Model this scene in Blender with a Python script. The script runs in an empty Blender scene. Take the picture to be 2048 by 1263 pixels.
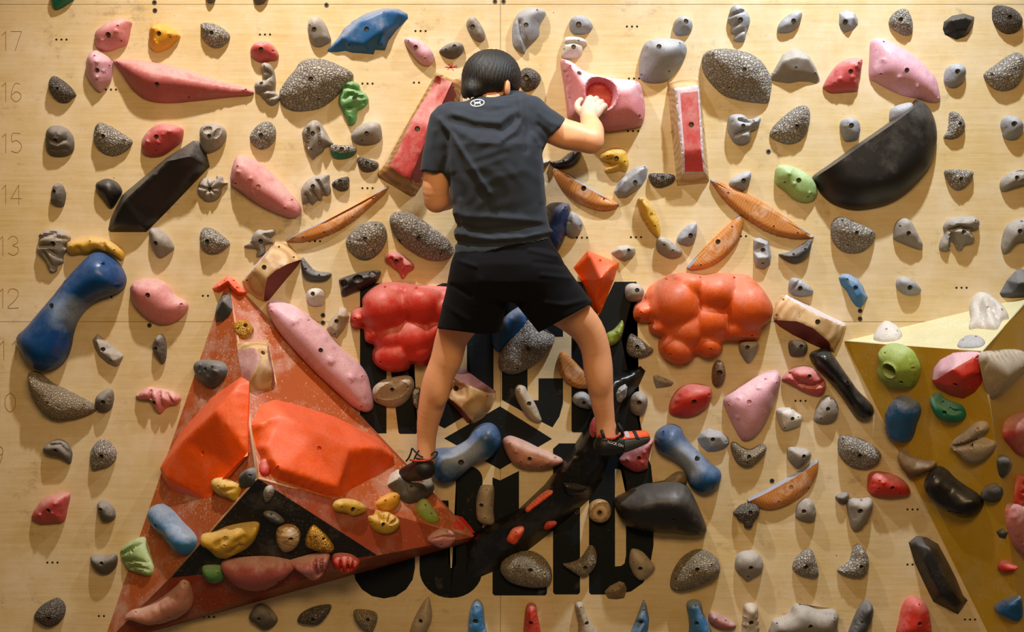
import bpy, bmesh, math, random
import numpy as np
from mathutils import Vector, Matrix, noise as mnoise
from mathutils.geometry import delaunay_2d_cdt

random.seed(7)
SC = bpy.context.scene
COL = SC.collection

# ------------------------------------------------------------------ camera, light, exposure
PXM = 520.0            # photograph pixels per metre on the wall plane
D = 5.6                # camera distance from the wall
Z0 = 1.75              # height of the optical axis
cam_d = bpy.data.cameras.new('camera')
cam = bpy.data.objects.new('camera', cam_d)
COL.objects.link(cam)
cam.location = (0, -D, Z0)
cam.rotation_euler = (math.radians(90), 0, 0)
cam_d.sensor_width = 36.0
cam_d.lens = 36.0 * D / (2048.0 / PXM)
cam_d.clip_end = 60
SC.camera = cam

def srgb(r, g, b):
    return tuple(((c / 255.0) / 12.92 if c / 255.0 <= 0.04045 else ((c / 255.0 + 0.055) / 1.055) ** 2.4) for c in (r, g, b)) + (1.0,)

world = bpy.data.worlds.new('gym_air')
SC.world = world
world.use_nodes = True
wb = world.node_tree.nodes['Background']
wb.inputs[0].default_value = (1.0, 0.65, 0.30, 1)
wb.inputs[1].default_value = 0.16

def spot(name, loc, target, energy, color, size_deg, radius):
    ld = bpy.data.lights.new(name, 'SPOT')
    ld.energy = energy; ld.color = color
    ld.spot_size = math.radians(size_deg); ld.spot_blend = 1.0
    ld.shadow_soft_size = radius
    o = bpy.data.objects.new(name, ld); COL.objects.link(o)
    o.location = loc
    o.rotation_euler = (Vector(target) - Vector(loc)).to_track_quat('-Z', 'Y').to_euler()
    return o

# two ceiling spots close above the wall (their crossing shadows show in the photograph)
spot('ceiling_spot', (-0.90, -1.3, 4.65), (-0.75, 0, 0.85), 400, (1.0, 0.96, 0.92), 84, 0.055)
spot('ceiling_spot', (1.32, -1.3, 4.65), (1.0, 0, 1.0), 490, (0.80, 0.91, 1.0), 84, 0.055)
# the hall's own warm lighting further back
def area(name, loc, target, energy, color, sx, sy):
    ld = bpy.data.lights.new(name, 'AREA'); ld.shape = 'RECTANGLE'
    ld.size = sx; ld.size_y = sy; ld.energy = energy; ld.color = color
    o = bpy.data.objects.new(name, ld); COL.objects.link(o); o.location = loc
    o.rotation_euler = (Vector(target) - Vector(loc)).to_track_quat('-Z', 'Y').to_euler()
    return o
area('hall_ceiling_light', (0.2, -4.8, 3.9), (0.0, 0, 1.1), 116, (1.0, 0.68, 0.33), 2.4, 1.0)

vs = SC.view_settings
vs.view_transform = 'Standard'
vs.look = 'None'
vs.gamma = 1.0
vs.use_curve_mapping = False
vs.exposure = 0.0

# ------------------------------------------------------------------ pixel geometry
CAM = np.array([0.0, -D, Z0])

def P(px, py, h=0.0):
    """Point at distance h in front of the wall that the photograph shows at pixel (px, py)."""
    s = (D - h) / D / PXM
    return np.array([(px - 1024.0) * s, -h, Z0 + (631.5 - py) * s])

class Plane:
    def __init__(self, p0, n, u=None):
        self.p0 = np.array(p0, float)
        n = np.array(n, float); n /= np.linalg.norm(n)
        if np.dot(n, CAM - self.p0) < 0: n = -n
        self.n = n
        if u is None:
            u = np.cross(np.array([0, 0, 1.0]), n)
            if np.linalg.norm(u) < 1e-4: u = np.array([1.0, 0, 0])
        self.u = u / np.linalg.norm(u)
        if self.u[0] < 0: self.u = -self.u
        self.v = np.cross(self.n, self.u)
        if self.v[2] < 0: self.v = -self.v
    def uv(self, px, py, lift=0.0):
        d = P(px, py) - CAM
        q0 = self.p0 + self.n * lift
        t = np.dot(q0 - CAM, self.n) / np.dot(d, self.n)
        q = CAM + d * t - self.p0
        return (float(np.dot(q, self.u)), float(np.dot(q, self.v)))
    def xyz(self, uv, h=0.0):
        return self.p0 + self.u * uv[0] + self.v * uv[1] + self.n * h

def plane3(a, b, c):
    a, b, c = map(np.array, (a, b, c))
    return Plane(a, np.cross(b - a, c - a))

PLANES = {'wall': Plane((0, 0, Z0), (0, -1, 0), (1, 0, 0))}

# ------------------------------------------------------------------ object helpers
def link(name, me, mat=None, parent=None, loc=None):
    o = bpy.data.objects.new(name, me)
    COL.objects.link(o)
    if me is not None and mat is not None and not me.materials:
        me.materials.append(mat)
    if loc is not None: o.location = loc
    if parent is not None: o.parent = parent
    return o

def tag(o, label=None, cat=None, group=None, kind=None):
    if label: o['label'] = label
    if cat: o['category'] = cat
    if group: o['group'] = group
    if kind: o['kind'] = kind
    return o

def mesh(name, verts, faces, smooth=False, sharp=None):
    me = bpy.data.meshes.new(name)
    verts = verts.tolist() if isinstance(verts, np.ndarray) else [tuple(map(float, v)) for v in verts]
    faces = faces.tolist() if isinstance(faces, np.ndarray) else [tuple(int(i) for i in f) for f in faces]
    me.from_pydata(verts, [], faces)
    me.update()
    if smooth:
        me.polygons.foreach_set('use_smooth', [True] * len(me.polygons))
        if sharp: me.set_sharp_from_angle(angle=math.radians(sharp))
    return me

def box_mesh(name, x0, x1, y0, y1, z0, z1, bevel=0.0):
    bm = bmesh.new()
    bmesh.ops.create_cube(bm, size=1.0)
    for v in bm.verts:
        v.co = Vector(((x0 + x1) / 2 + v.co.x * (x1 - x0), (y0 + y1) / 2 + v.co.y * (y1 - y0), (z0 + z1) / 2 + v.co.z * (z1 - z0)))
    if bevel:
        bmesh.ops.bevel(bm, geom=list(bm.edges), offset=bevel, segments=1, affect='EDGES')
    me = bpy.data.meshes.new(name); bm.to_mesh(me); bm.free()
    return me

def tube(pts, rad, n=6, closed=False):
    """verts, faces of a tube along pts"""
    pts = [Vector(p) for p in pts]
    V, F = [], []
    m = len(pts)
    for i, p in enumerate(pts):
        a = pts[(i - 1) % m] if (closed or i > 0) else pts[i]
        b = pts[(i + 1) % m] if (closed or i < m - 1) else pts[i]
        t = (b - a).normalized()
        ref = Vector((0, -1, 0)) if abs(t.y) < 0.9 else Vector((1, 0, 0))
        s = t.cross(ref).normalized(); w = s.cross(t)
        r = rad[i] if isinstance(rad, (list, tuple)) else rad
        for k in range(n):
            an = 2 * math.pi * k / n
            V.append(p + s * (math.cos(an) * r) + w * (math.sin(an) * r))
    for i in range(m if closed else m - 1):
        j = (i + 1) % m
        for k in range(n):
            F.append((i * n + k, i * n + (k + 1) % n, j * n + (k + 1) % n, j * n + k))
    if not closed:
        F.append(tuple(range(n))[::-1]); F.append(tuple(range((m - 1) * n, m * n)))
    return V, F

def catmull(pts, sub=4, closed=True):
    out = []
    n = len(pts)
    P_ = [np.array(p, float) for p in pts]
    rng = range(n) if closed else range(n - 1)
    for i in rng:
        if closed:
            p0, p1, p2, p3 = P_[(i - 1) % n], P_[i], P_[(i + 1) % n], P_[(i + 2) % n]
        else:
            p0, p1, p2, p3 = P_[max(i - 1, 0)], P_[i], P_[i + 1], P_[min(i + 2, n - 1)]
        for k in range(sub):
            t = k / sub
            out.append(0.5 * ((2 * p1) + (-p0 + p2) * t + (2 * p0 - 5 * p1 + 4 * p2 - p3) * t * t + (-p0 + 3 * p1 - 3 * p2 + p3) * t ** 3))
    if not closed: out.append(P_[-1])
    return out

# ------------------------------------------------------------------ materials
class NT:
    def __init__(self, name):
        m = bpy.data.materials.new(name); m.use_nodes = True
        self.m = m; self.t = m.node_tree; self.n = self.t.nodes; self.l = self.t.links
        self.b = self.n['Principled BSDF']
    def node(self, typ, **kw):
        nd = self.n.new(typ)
        for k, v in kw.items():
            if k.startswith('i_'):
                nd.inputs[k[2:].replace('_', ' ')].default_value = v
            else: setattr(nd, k, v)
        return nd
    def link(self, a, b): self.l.new(a, b)
    def tc(self, kind='Object'): return self.node('ShaderNodeTexCoord').outputs[kind]
    def mapping(self, vec, scale=(1, 1, 1), loc=(0, 0, 0), rot=(0, 0, 0)):
        mp = self.node('ShaderNodeMapping')
        mp.inputs['Scale'].default_value = scale; mp.inputs['Location'].default_value = loc; mp.inputs['Rotation'].default_value = rot
        self.link(vec, mp.inputs['Vector']); return mp.outputs[0]
    def noise(self, vec, scale, detail=4, rough=0.55, dist=0.0):
        nd = self.node('ShaderNodeTexNoise')
        nd.inputs['Scale'].default_value = scale; nd.inputs['Detail'].default_value = detail
        nd.inputs['Roughness'].default_value = rough; nd.inputs['Distortion'].default_value = dist
        self.link(vec, nd.inputs['Vector']); return nd.outputs['Fac']
    def ramp(self, fac, stops):
        r = self.node('ShaderNodeValToRGB')
        el = r.color_ramp.elements
        while len(el) < len(stops): el.new(0.5)
        for e, (p, c) in zip(el, stops):
            e.position = p; e.color = c if isinstance(c, tuple) else (c, c, c, 1)
        self.link(fac, r.inputs[0]); return r.outputs[0]
    def mix(self, fac, a, b, mode='MIX'):
        m = self.node('ShaderNodeMix', data_type='RGBA', blend_type=mode)
        for sock, val in ((m.inputs[0], fac), (m.inputs[6], a), (m.inputs[7], b)):
            if isinstance(val, (float, int)): sock.default_value = val
            elif isinstance(val, tuple): sock.default_value = val
            else: self.link(val, sock)
        return m.outputs[2]
    def math(self, op, a, b=0.0, clamp=False):
        m = self.node('ShaderNodeMath', operation=op); m.use_clamp = clamp
        for s, v in ((m.inputs[0], a), (m.inputs[1], b)):
            if isinstance(v, (float, int)): s.default_value = v
            else: self.link(v, s)
        return m.outputs[0]
    def bump(self, height, strength=0.3, dist=0.005, normal=None):
        b = self.node('ShaderNodeBump'); b.inputs['Strength'].default_value = strength; b.inputs['Distance'].default_value = dist
        self.link(height, b.inputs['Height'])
        if normal is not None: self.link(normal, b.inputs['Normal'])
        return b.outputs[0]
    def out(self, color=None, rough=None, normal=None):
        for s, v in (('Base Color', color), ('Roughness', rough), ('Normal', normal)):
            if v is None: continue
            if isinstance(v, (float, int)) or isinstance(v, tuple): self.b.inputs[s].default_value = v
            else: self.link(v, self.b.inputs[s])
        return self.m

CHALK = srgb(226, 216, 206)

def resin(name, col, rough=0.5, chalk=0.35, grain=0.15, chalkcol=CHALK, spec=0.4, mid=0.0):
    """cast climbing-hold resin: sanded grain, blotches of chalk dust, slight tint change from hold to hold"""
    t = NT(name)
    oc = t.tc()
    rnd = t.node('ShaderNodeObjectInfo').outputs['Random']
    shift = t.node('ShaderNodeVectorMath', operation='ADD'); t.link(oc, shift.inputs[0])
    cmb = t.node('ShaderNodeCombineXYZ'); t.link(t.math('MULTIPLY', rnd, 37.0), cmb.inputs[0]); t.link(t.math('MULTIPLY', rnd, 11.0), cmb.inputs[2])
    t.link(cmb.outputs[0], shift.inputs[1]); v = shift.outputs[0]
    dark = tuple(c * 0.78 for c in col[:3]) + (1,)
    base = t.mix(t.noise(v, 22, 5, 0.6), dark, col)
    # chalk and dust in blotches, more on handled ledges; also paints tops as lit
    geo = t.node('ShaderNodeNewGeometry'); sep = t.node('ShaderNodeSeparateXYZ'); t.link(geo.outputs['Normal'], sep.inputs[0])
    up = t.math('MULTIPLY', sep.outputs[2], 0.42)
    blot = t.math('ADD', t.noise(v, 14, 6, 0.65), up)
    cm = t.ramp(blot, [(0.46, 0.0), (0.84, 1.0)])
    cm = t.math('MULTIPLY', cm, chalk)
    if mid:   # rubbed pale round the bolt, where hands and shoes land
        ln = t.node('ShaderNodeVectorMath', operation='LENGTH'); t.link(t.mapping(oc, (1, 0, 1)), ln.inputs[0])
        dd = t.math('ADD', ln.outputs['Value'], t.math('MULTIPLY', t.noise(v, 16, 5), 0.10))
        cm = t.math('MAXIMUM', cm, t.ramp(dd, [(mid * 0.45 + 0.04, 0.62), (mid + 0.05, 0.0)]))
    c2 = t.mix(cm, base, chalkcol)
    speck = t.ramp(t.noise(v, 150, 2, 0.5), [(0.36, 0.75), (0.5, 1.0)])
    c3 = t.mix(0.55, c2, speck, 'MULTIPLY')
    nrm = t.bump(t.noise(v, 260, 3, 0.6), grain, 0.003)
    r = t.math('ADD', t.math('MULTIPLY', cm, 0.4), rough, clamp=True)
    t.b.inputs['Specular IOR Level'].default_value = spec
    return t.out(c3, r, nrm)

def rockmat(name, col, crack, scale=46, chalk=0.5, crackw=0.10):
    """hold with a cracked, pebbly stone relief"""
    t = NT(name)
    oc = t.tc()
    wob = t.node('ShaderNodeTexNoise'); wob.inputs['Scale'].default_value = 30; t.link(oc, wob.inputs['Vector'])
    ad = t.node('ShaderNodeVectorMath', operation='MULTIPLY_ADD'); t.link(wob.outputs['Color'], ad.inputs[0]); ad.inputs[1].default_value = (0.03, 0.03, 0.03); t.link(oc, ad.inputs[2])
    v = ad.outputs[0]
    vo = t.node('ShaderNodeTexVoronoi', feature='DISTANCE_TO_EDGE'); vo.inputs['Scale'].default_value = scale; t.link(v, vo.inputs['Vector'])
    d = t.ramp(vo.outputs['Distance'], [(0.0, 0.0), (crackw, 0.75), (0.5, 1.0)])
    cell = t.node('ShaderNodeTexVoronoi'); cell.inputs['Scale'].default_value = scale; t.link(v, cell.inputs['Vector'])
    sepc = t.node('ShaderNodeSeparateColor'); t.link(cell.outputs['Color'], sepc.inputs[0])
    tone = t.mix(sepc.outputs[0], tuple(c * 0.80 for c in col[:3]) + (1,), tuple(min(1, c * 1.15) for c in col[:3]) + (1,))
    base = t.mix(d, crack, tone)
    blot = t.ramp(t.noise(oc, 12, 6, 0.65), [(0.45, 0.0), (0.75, 1.0)])
    cm = t.math('MULTIPLY', t.math('MULTIPLY', blot, d), chalk)
    c2 = t.mix(cm, base, CHALK)
    sp = t.ramp(t.noise(oc, 190, 3, 0.6), [(0.35, 0.6), (0.55, 1.0)])
    c3 = t.mix(0.35, c2, sp, 'MULTIPLY')
    hgt = t.math('ADD', d, t.math('MULTIPLY', t.noise(oc, 120, 4, 0.6), 0.7))
    return t.out(c3, 0.85, t.bump(hgt, 0.9, 0.007))

def plain(name, col, rough=0.6, metal=0.0, var=0.15, scale=30, grain=0.0):
    t = NT(name); oc = t.tc()
    c = t.mix(t.noise(oc, scale, 4), tuple(x * (1 - var) for x in col[:3]) + (1,), tuple(min(1, x * (1 + var)) for x in col[:3]) + (1,))
    t.b.inputs['Metallic'].default_value = metal
    n = t.bump(t.noise(oc, 400, 2), grain, 0.001) if grain else None
    return t.out(c, rough, n)

def woodmat(name, a, b, scale=1.0, rings=True, paint=None, rough=0.5):
    """turned or bent wood: rings around the piece's own centre, chalk and boot-rubber marks"""
    t = NT(name); oc = t.tc()
    wv = t.node('ShaderNodeTexWave', wave_type='RINGS' if rings else 'BANDS')
    if rings: wv.rings_direction = 'SPHERICAL'
    else: wv.bands_direction = 'Z'
    wv.inputs['Scale'].default_value = 34 * scale; wv.inputs['Distortion'].default_value = 1.0
    wv.inputs['Detail'].default_value = 3; wv.inputs['Detail Scale'].default_value = 1.2
    t.link(oc, wv.inputs['Vector'])
    c = t.mix(t.ramp(wv.outputs['Fac'], [(0.15, 0.0), (0.9, 1.0)]), a, b)
    c = t.mix(t.math('MULTIPLY', t.noise(oc, 60, 6, 0.7), 0.35), c, srgb(92, 58, 30))
    blot = t.ramp(t.noise(oc, 13, 6, 0.65), [(0.52, 0.0), (0.75, 0.55)])
    c = t.mix(blot, c, CHALK)
    sc = t.ramp(t.noise(t.mapping(oc, (1, 1, 1), (3.1, 0, 0)), 16, 6, 0.75), [(0.60, 0.0), (0.72, 0.55)])
    c = t.mix(sc, c, srgb(70, 50, 36))
    return t.out(c, rough, t.bump(t.noise(oc, 150, 3), 0.12, 0.002))

M = {}
M['grey'] = resin('grey_resin', srgb(146, 138, 130), 0.55, 0.30)
M['greyb'] = resin('blue_grey_resin', srgb(150, 153, 162), 0.55, 0.30)
M['greyd'] = resin('dark_grey_resin', srgb(96, 90, 84), 0.6, 0.25)
M['beige'] = resin('beige_grey_resin', srgb(176, 158, 134), 0.6, 0.35)
M['white'] = resin('white_resin', srgb(212, 205, 198), 0.6, 0.3)
M['rock'] = rockmat('stone_grey_resin', srgb(176, 168, 158), srgb(128, 120, 112), 80, 0.4, 0.16)
M['rockp'] = rockmat('pale_stone_resin', srgb(184, 170, 146), srgb(136, 120, 96), 120, 0.3, 0.2)
M['rockd'] = rockmat('dark_stone_resin', srgb(128, 120, 112), srgb(70, 62, 56), 110, 0.2, 0.18)
M['crack'] = rockmat('crackled_grey_resin', srgb(180, 173, 164), srgb(108, 102, 95), 96, 0.3, 0.12)
M['pink'] = resin('pink_resin', srgb(214, 134, 136), 0.42, 0.34, 0.08)
M['dusty'] = resin('dusty_rose_resin', srgb(188, 98, 96), 0.45, 0.36, 0.08)
M['rose'] = resin('rose_red_resin', srgb(200, 82, 84), 0.42, 0.32, 0.08)
M['lilac'] = resin('lilac_pink_resin', srgb(222, 164, 182), 0.42, 0.30, 0.08)
M['red'] = resin('red_resin', srgb(206, 52, 40), 0.42, 0.22, 0.08)
M['salmon'] = resin('salmon_resin', srgb(205, 140, 120), 0.45, 0.35, 0.08)
M['orange'] = resin('orange_resin', srgb(243, 88, 4), 0.45, 0.10, 0.10)
M['orangec'] = resin('burnt_orange_resin', srgb(222, 92, 30), 0.42, 0.18, 0.08)
M['hole_pink'] = resin('chalked_pink_resin', srgb(214, 134, 142), 0.5, 0.62, 0.08, srgb(228, 206, 214))
M['fluo'] = resin('bright_orange_resin', srgb(244, 84, 26), 0.42, 0.26, 0.08)
M['yellow'] = resin('yellow_resin', srgb(222, 176, 58), 0.5, 0.22, 0.12)
M['gold'] = resin('golden_yellow_resin', srgb(232, 164, 40), 0.5, 0.12, 0.12)
M['ygrain'] = rockmat('grainy_yellow_resin', srgb(230, 172, 50), srgb(170, 110, 24), 110, 0.1)
M['green'] = resin('green_resin', srgb(98, 158, 92), 0.5, 0.22, 0.1)
M['lime'] = resin('lime_green_resin', srgb(150, 172, 70), 0.5, 0.2, 0.12)
M['pgreen'] = resin('pale_green_resin', srgb(160, 192, 124), 0.5, 0.32, 0.1)
M['teal'] = resin('teal_green_resin', srgb(22, 120, 92), 0.45, 0.12, 0.1)
M['blue'] = resin('blue_resin', srgb(32, 92, 146), 0.38, 0.26, 0.06)
M['bluec'] = resin('chalk_worn_blue_resin', srgb(30, 78, 126), 0.36, 0.22, 0.05, srgb(176, 184, 200), mid=0.10)
M['blued'] = resin('deep_blue_resin', srgb(10, 66, 126), 0.30, 0.14, 0.04, srgb(150, 172, 200), mid=0.09)
M['navy'] = resin('navy_resin', srgb(30, 48, 90), 0.4, 0.2, 0.06)
M['sky'] = resin('light_blue_resin', srgb(60, 124, 178), 0.4, 0.32, 0.08)
M['black'] = resin('black_resin', srgb(34, 32, 32), 0.42, 0.10, 0.08)
M['blackg'] = resin('black_glossy_resin', srgb(26, 25, 25), 0.28, 0.05, 0.04)
M['slate'] = resin('slate_resin', srgb(70, 72, 76), 0.5, 0.2, 0.1)
M['brown'] = resin('brown_resin', srgb(112, 80, 58), 0.55, 0.2, 0.1)
M['tan'] = resin('tan_brown_resin', srgb(130, 106, 74), 0.6, 0.2, 0.2)
M['maroon'] = resin('maroon_paint', srgb(122, 46, 44), 0.55, 0.12, 0.05)
M['mauve'] = resin('mauve_paint', srgb(176, 112, 112), 0.6, 0.35, 0.05)
M['lav'] = resin('lavender_paint', srgb(206, 184, 192), 0.6, 0.5, 0.05)
M['barred'] = resin('red_grip_paint', srgb(186, 60, 56), 0.6, 0.36, 0.10)
M['wood'] = woodmat('ringed_wood', srgb(206, 136, 66), srgb(190, 118, 52))
M['woodp'] = woodmat('pale_bent_wood', srgb(214, 182, 134), srgb(190, 150, 100), 0.5)
M['woodd'] = woodmat('dark_bent_wood', srgb(176, 128, 72), srgb(140, 96, 50), 0.5)
M['disc'] = woodmat('ringed_disc_wood', srgb(214, 176, 120), srgb(166, 128, 84), 3.2)
M['steel'] = plain('bolt_steel', srgb(84, 80, 76), 0.45, 0.7)
M['dark'] = plain('bolt_hole_dark', srgb(18, 15, 13), 0.9)
M['lip'] = resin('chalked_blue_lip', srgb(122, 128, 150), 0.7, 0.22, 0.1)
M['redmark'] = plain('red_ink', srgb(214, 70, 60), 0.7)
M['letter'] = None

def plywood():
    t = NT('birch_plywood')
    oc = t.tc()
    rnd = t.node('ShaderNodeObjectInfo').outputs['Random']
    g1 = t.noise(t.mapping(oc, (0.9, 1, 22)), 3.0, 6, 0.6, 0.4)
    g2 = t.noise(t.mapping(oc, (4.0, 1, 160)), 3.0, 4, 0.6)
    c = t.mix(t.ramp(g1, [(0.3, 0.0), (0.7, 1.0)]), srgb(199, 171, 114), srgb(215, 192, 142))
    c = t.mix(t.math('MULTIPLY', t.ramp(g2, [(0.45, 1.0), (0.62, 0.0)]), 0.16), c, srgb(160, 114, 62))
    # dark broken grain lines
    g3 = t.noise(t.mapping(oc, (1.4, 1, 60), (5, 0, 2)), 2.2, 3, 0.5)
    c = t.mix(t.ramp(g3, [(0.72, 0.0), (0.78, 0.22)]), c, srgb(112, 72, 36))
    # chalk film left by hands, in clouds
    ch = t.math('MULTIPLY', t.noise(oc, 1.9, 5, 0.6, 0.3), t.noise(t.mapping(oc, (1, 1, 1), (9, 0, 4)), 7, 6, 0.7))
    cm = t.ramp(ch, [(0.15, 0.0), (0.40, 0.62)])
    c = t.mix(cm, c, srgb(226, 212, 192))
    # grey rubber scuffs
    sc = t.math('MULTIPLY', t.noise(t.mapping(oc, (1, 1, 1), (2, 0, 7)), 3.1, 4, 0.6), t.noise(t.mapping(oc, (1, 1, 1.4), (1, 0, 3)), 17, 6, 0.75))
    c = t.mix(t.ramp(sc, [(0.315, 0.0), (0.44, 0.6)]), c, srgb(118, 96, 80))
    # old screw holes and dots
    vo = t.node('ShaderNodeTexVoronoi'); vo.inputs['Scale'].default_value = 5.5; t.link(oc, vo.inputs['Vector'])
    dot = t.ramp(vo.outputs['Distance'], [(0.014, 0.7), (0.02, 0.0)])
    c = t.mix(dot, c, srgb(80, 56, 36))
    t.b.inputs['Specular IOR Level'].default_value = 0.35
    return t.out(c, 0.55, t.bump(g2, 0.06, 0.002))

def chipped(name, col, chip, amount=0.5, rough=0.5, streak=None):
    """painted plywood volume: chipped flecks, rubbed chalk"""
    t = NT(name); oc = t.tc()
    c = t.mix(t.noise(oc, 9, 5), tuple(x * 0.82 for x in col[:3]) + (1,), col)
    gate = t.ramp(t.noise(oc, 5.5, 5, 0.6), [(0.48, 0.0), (0.66, 1.0)])
    fl = t.ramp(t.noise(oc, 130, 4, 0.65), [(0.57, 0.0), (0.61, 1.0)])
    vd = t.node('ShaderNodeTexVoronoi'); vd.inputs['Scale'].default_value = 62; t.link(oc, vd.inputs['Vector'])
    sv = t.node('ShaderNodeSeparateColor'); t.link(vd.outputs['Color'], sv.inputs[0])
    dots = t.math('MULTIPLY', t.ramp(vd.outputs['Distance'], [(0.14, 1.0), (0.22, 0.0)]), t.math('GREATER_THAN', sv.outputs[0], 0.62))
    fl2 = t.math('MAXIMUM', t.math('MULTIPLY', fl, gate), t.math('MULTIPLY', dots, t.ramp(t.noise(oc, 4, 3), [(0.35, 0.15), (0.6, 1.0)])))
    c = t.mix(t.math('MULTIPLY', fl2, amount), c, chip)
    rub = t.ramp(t.noise(t.mapping(oc, (1, 1, 1), (4, 2, 1)), 6, 7, 0.7), [(0.50, 0.0), (0.74, 0.55)])
    c = t.mix(t.math('MULTIPLY', rub, min(1, amount * 1.2)), c, CHALK)
    return t.out(c, rough, t.bump(fl, 0.12, 0.002))

M['ply'] = plywood()
M['letter'] = None
def letter_paint():
    t = NT('blue_black_wall_paint'); oc = t.tc()
    c = t.mix(t.noise(oc, 8, 5), srgb(8, 14, 18), srgb(13, 19, 25))
    fl = t.ramp(t.noise(oc, 60, 6, 0.75), [(0.64, 0.0), (0.72, 0.6)])
    c = t.mix(fl, c, srgb(150, 150, 146))
    rub = t.ramp(t.noise(oc, 11, 7, 0.7), [(0.60, 0.0), (0.85, 0.16)])
    c = t.mix(rub, c, CHALK)
    t.b.inputs['Specular IOR Level'].default_value = 0.2
    return t.out(c, 0.6)
M['letter'] = letter_paint()
M['vorange'] = chipped('orange_volume_paint', srgb(180, 88, 38), srgb(232, 206, 182), 0.7)
M['vshade'] = chipped('shaded_orange_volume_paint', srgb(150, 58, 22), srgb(210, 170, 140), 0.25)  # the volume's orange again, darkened to paint in shade on its lower faces
M['vblack'] = chipped('black_volume_paint', srgb(24, 23, 22), srgb(170, 160, 146), 0.22)
M['vedge'] = chipped('chalky_edge_paint', srgb(206, 164, 132), srgb(238, 226, 214), 0.9)
M['vred'] = chipped('red_tip_paint', srgb(206, 40, 30), srgb(226, 190, 180), 0.25)
M['vyellow'] = chipped('yellow_volume_paint', srgb(200, 158, 30), srgb(226, 206, 150), 0.30)
M['vcream'] = chipped('cream_volume_paint', srgb(216, 206, 160), srgb(236, 230, 212), 0.8)
M['varc'] = chipped('glossy_black_volume_paint', srgb(15, 14, 14), srgb(120, 114, 106), 0.08, 0.32)
M['floor'] = plain('dark_mat_vinyl', srgb(62, 58, 56), 0.7)
M['groove'] = plain('routed_groove', srgb(150, 108, 60), 0.8)

# ------------------------------------------------------------------ setting: floor and plywood wall
fl = link('floor', box_mesh('floor', -4.5, 4.5, -7.0, 0.0, -0.1, 0.30), M['floor']); tag(fl, kind='structure')
wall = link('wall_back', box_mesh('wall_back', -4.4, 4.4, 0.018, 0.10, 0.0, 4.0), plain('wall_batten_wood', srgb(120, 90, 58)))
tag(wall, kind='structure')
SEAM_X = P(1001, 0)[0]
SEAM_Z = [P(0, 643)[2] + 1.22 * k for k in (-2, -1, 0, 1, 2)]
for cx in (-2, -1, 0, 1):
    xa, xb = SEAM_X + 2.44 * cx, SEAM_X + 2.44 * (cx + 1)
    xa, xb = max(xa, -4.4), min(xb, 4.4)
    for k in range(4):
        za, zb = max(SEAM_Z[k], 0.30), SEAM_Z[k + 1]
        if zb - za < 0.05: continue
        o = link('panel', box_mesh('panel', xa + 0.0008, xb - 0.0008, 0.0, 0.018, za + 0.0008, zb - 0.0008), M['ply'], wall)

def flat_disc(r, n=12, y=-0.0006):
    V = [(0, y, 0)] + [(r * math.cos(2 * math.pi * i / n), y, r * math.sin(2 * math.pi * i / n)) for i in range(n)]
    F = [(0, i + 1, (i + 1) % n + 1) for i in range(n)]
    return V, F
# rows of three threaded bolt holes
dotV, dotF = flat_disc(0.0042, 10)
V, F = [], []
for k in (-1, 0, 1):
    b = len(V); V += [(v[0] + k * 0.0195, v[1], v[2]) for v in dotV]; F += [tuple(i + b for i in f) for f in dotF]
me_trip = mesh('bolt_hole_row', V, F)
V2 = [v for v in V[:2 * len(dotV)]]; me_pair = mesh('bolt_hole_row', V2, F[:2 * len(dotF)])
for (x, y, n) in [(123,79,3),(222,179,3),(530,69,3),(735,167,3),(841,62,3),(838,165,2),(735,376,3),(1264,53,3),(1266,262,3),
                  (1164,475,3),(1272,474,3),(1492,472,2),(1923,575,3),(630,482,3),(416,591,2),(213,594,3),(105,1124,3),(208,1231,2),
                  (418,1233,3),(1601,801,3),(1825,1018,3),(1825,1128,2),(1940,1238,3),(1268,157,3)]:
    link('bolt_hole_row', me_trip if n == 3 else me_pair, M['dark'], wall, P(x, y))
# single threaded inserts: a steel ring round a dark bore
def ring_mesh(name, ri, ro, y0, y1, n=16):
    V, F = [], []
    for r, y in ((ro, 0.0), (ro, y1), (ri, y1), (ri, y0)):
        V += [(r * math.cos(2 * math.pi * i / n), y, r * math.sin(2 * math.pi * i / n)) for i in range(n)]
    for k in range(3):
        for i in range(n):
            F.append((k * n + i, k * n + (i + 1) % n, (k + 1) * n + (i + 1) % n, (k + 1) * n + i))
    return mesh(name, V, F)
me_ring = ring_mesh('threaded_insert', 0.005, 0.009, -0.0004, -0.0018)
me_core = mesh('bore', *flat_disc(0.0055, 12, -0.0008))
for (x, y) in [(309,5),(310,21),(653,10),(990,3),(1007,3),(1537,303),(299,650),(646,630),(646,645),(1720,621),(1720,637),(1544,961),(1154,1023)]:
    o = link('threaded_insert', me_ring, M['steel'], wall, P(x, y))
    c = link('bore', me_core, M['dark'], o)

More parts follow.
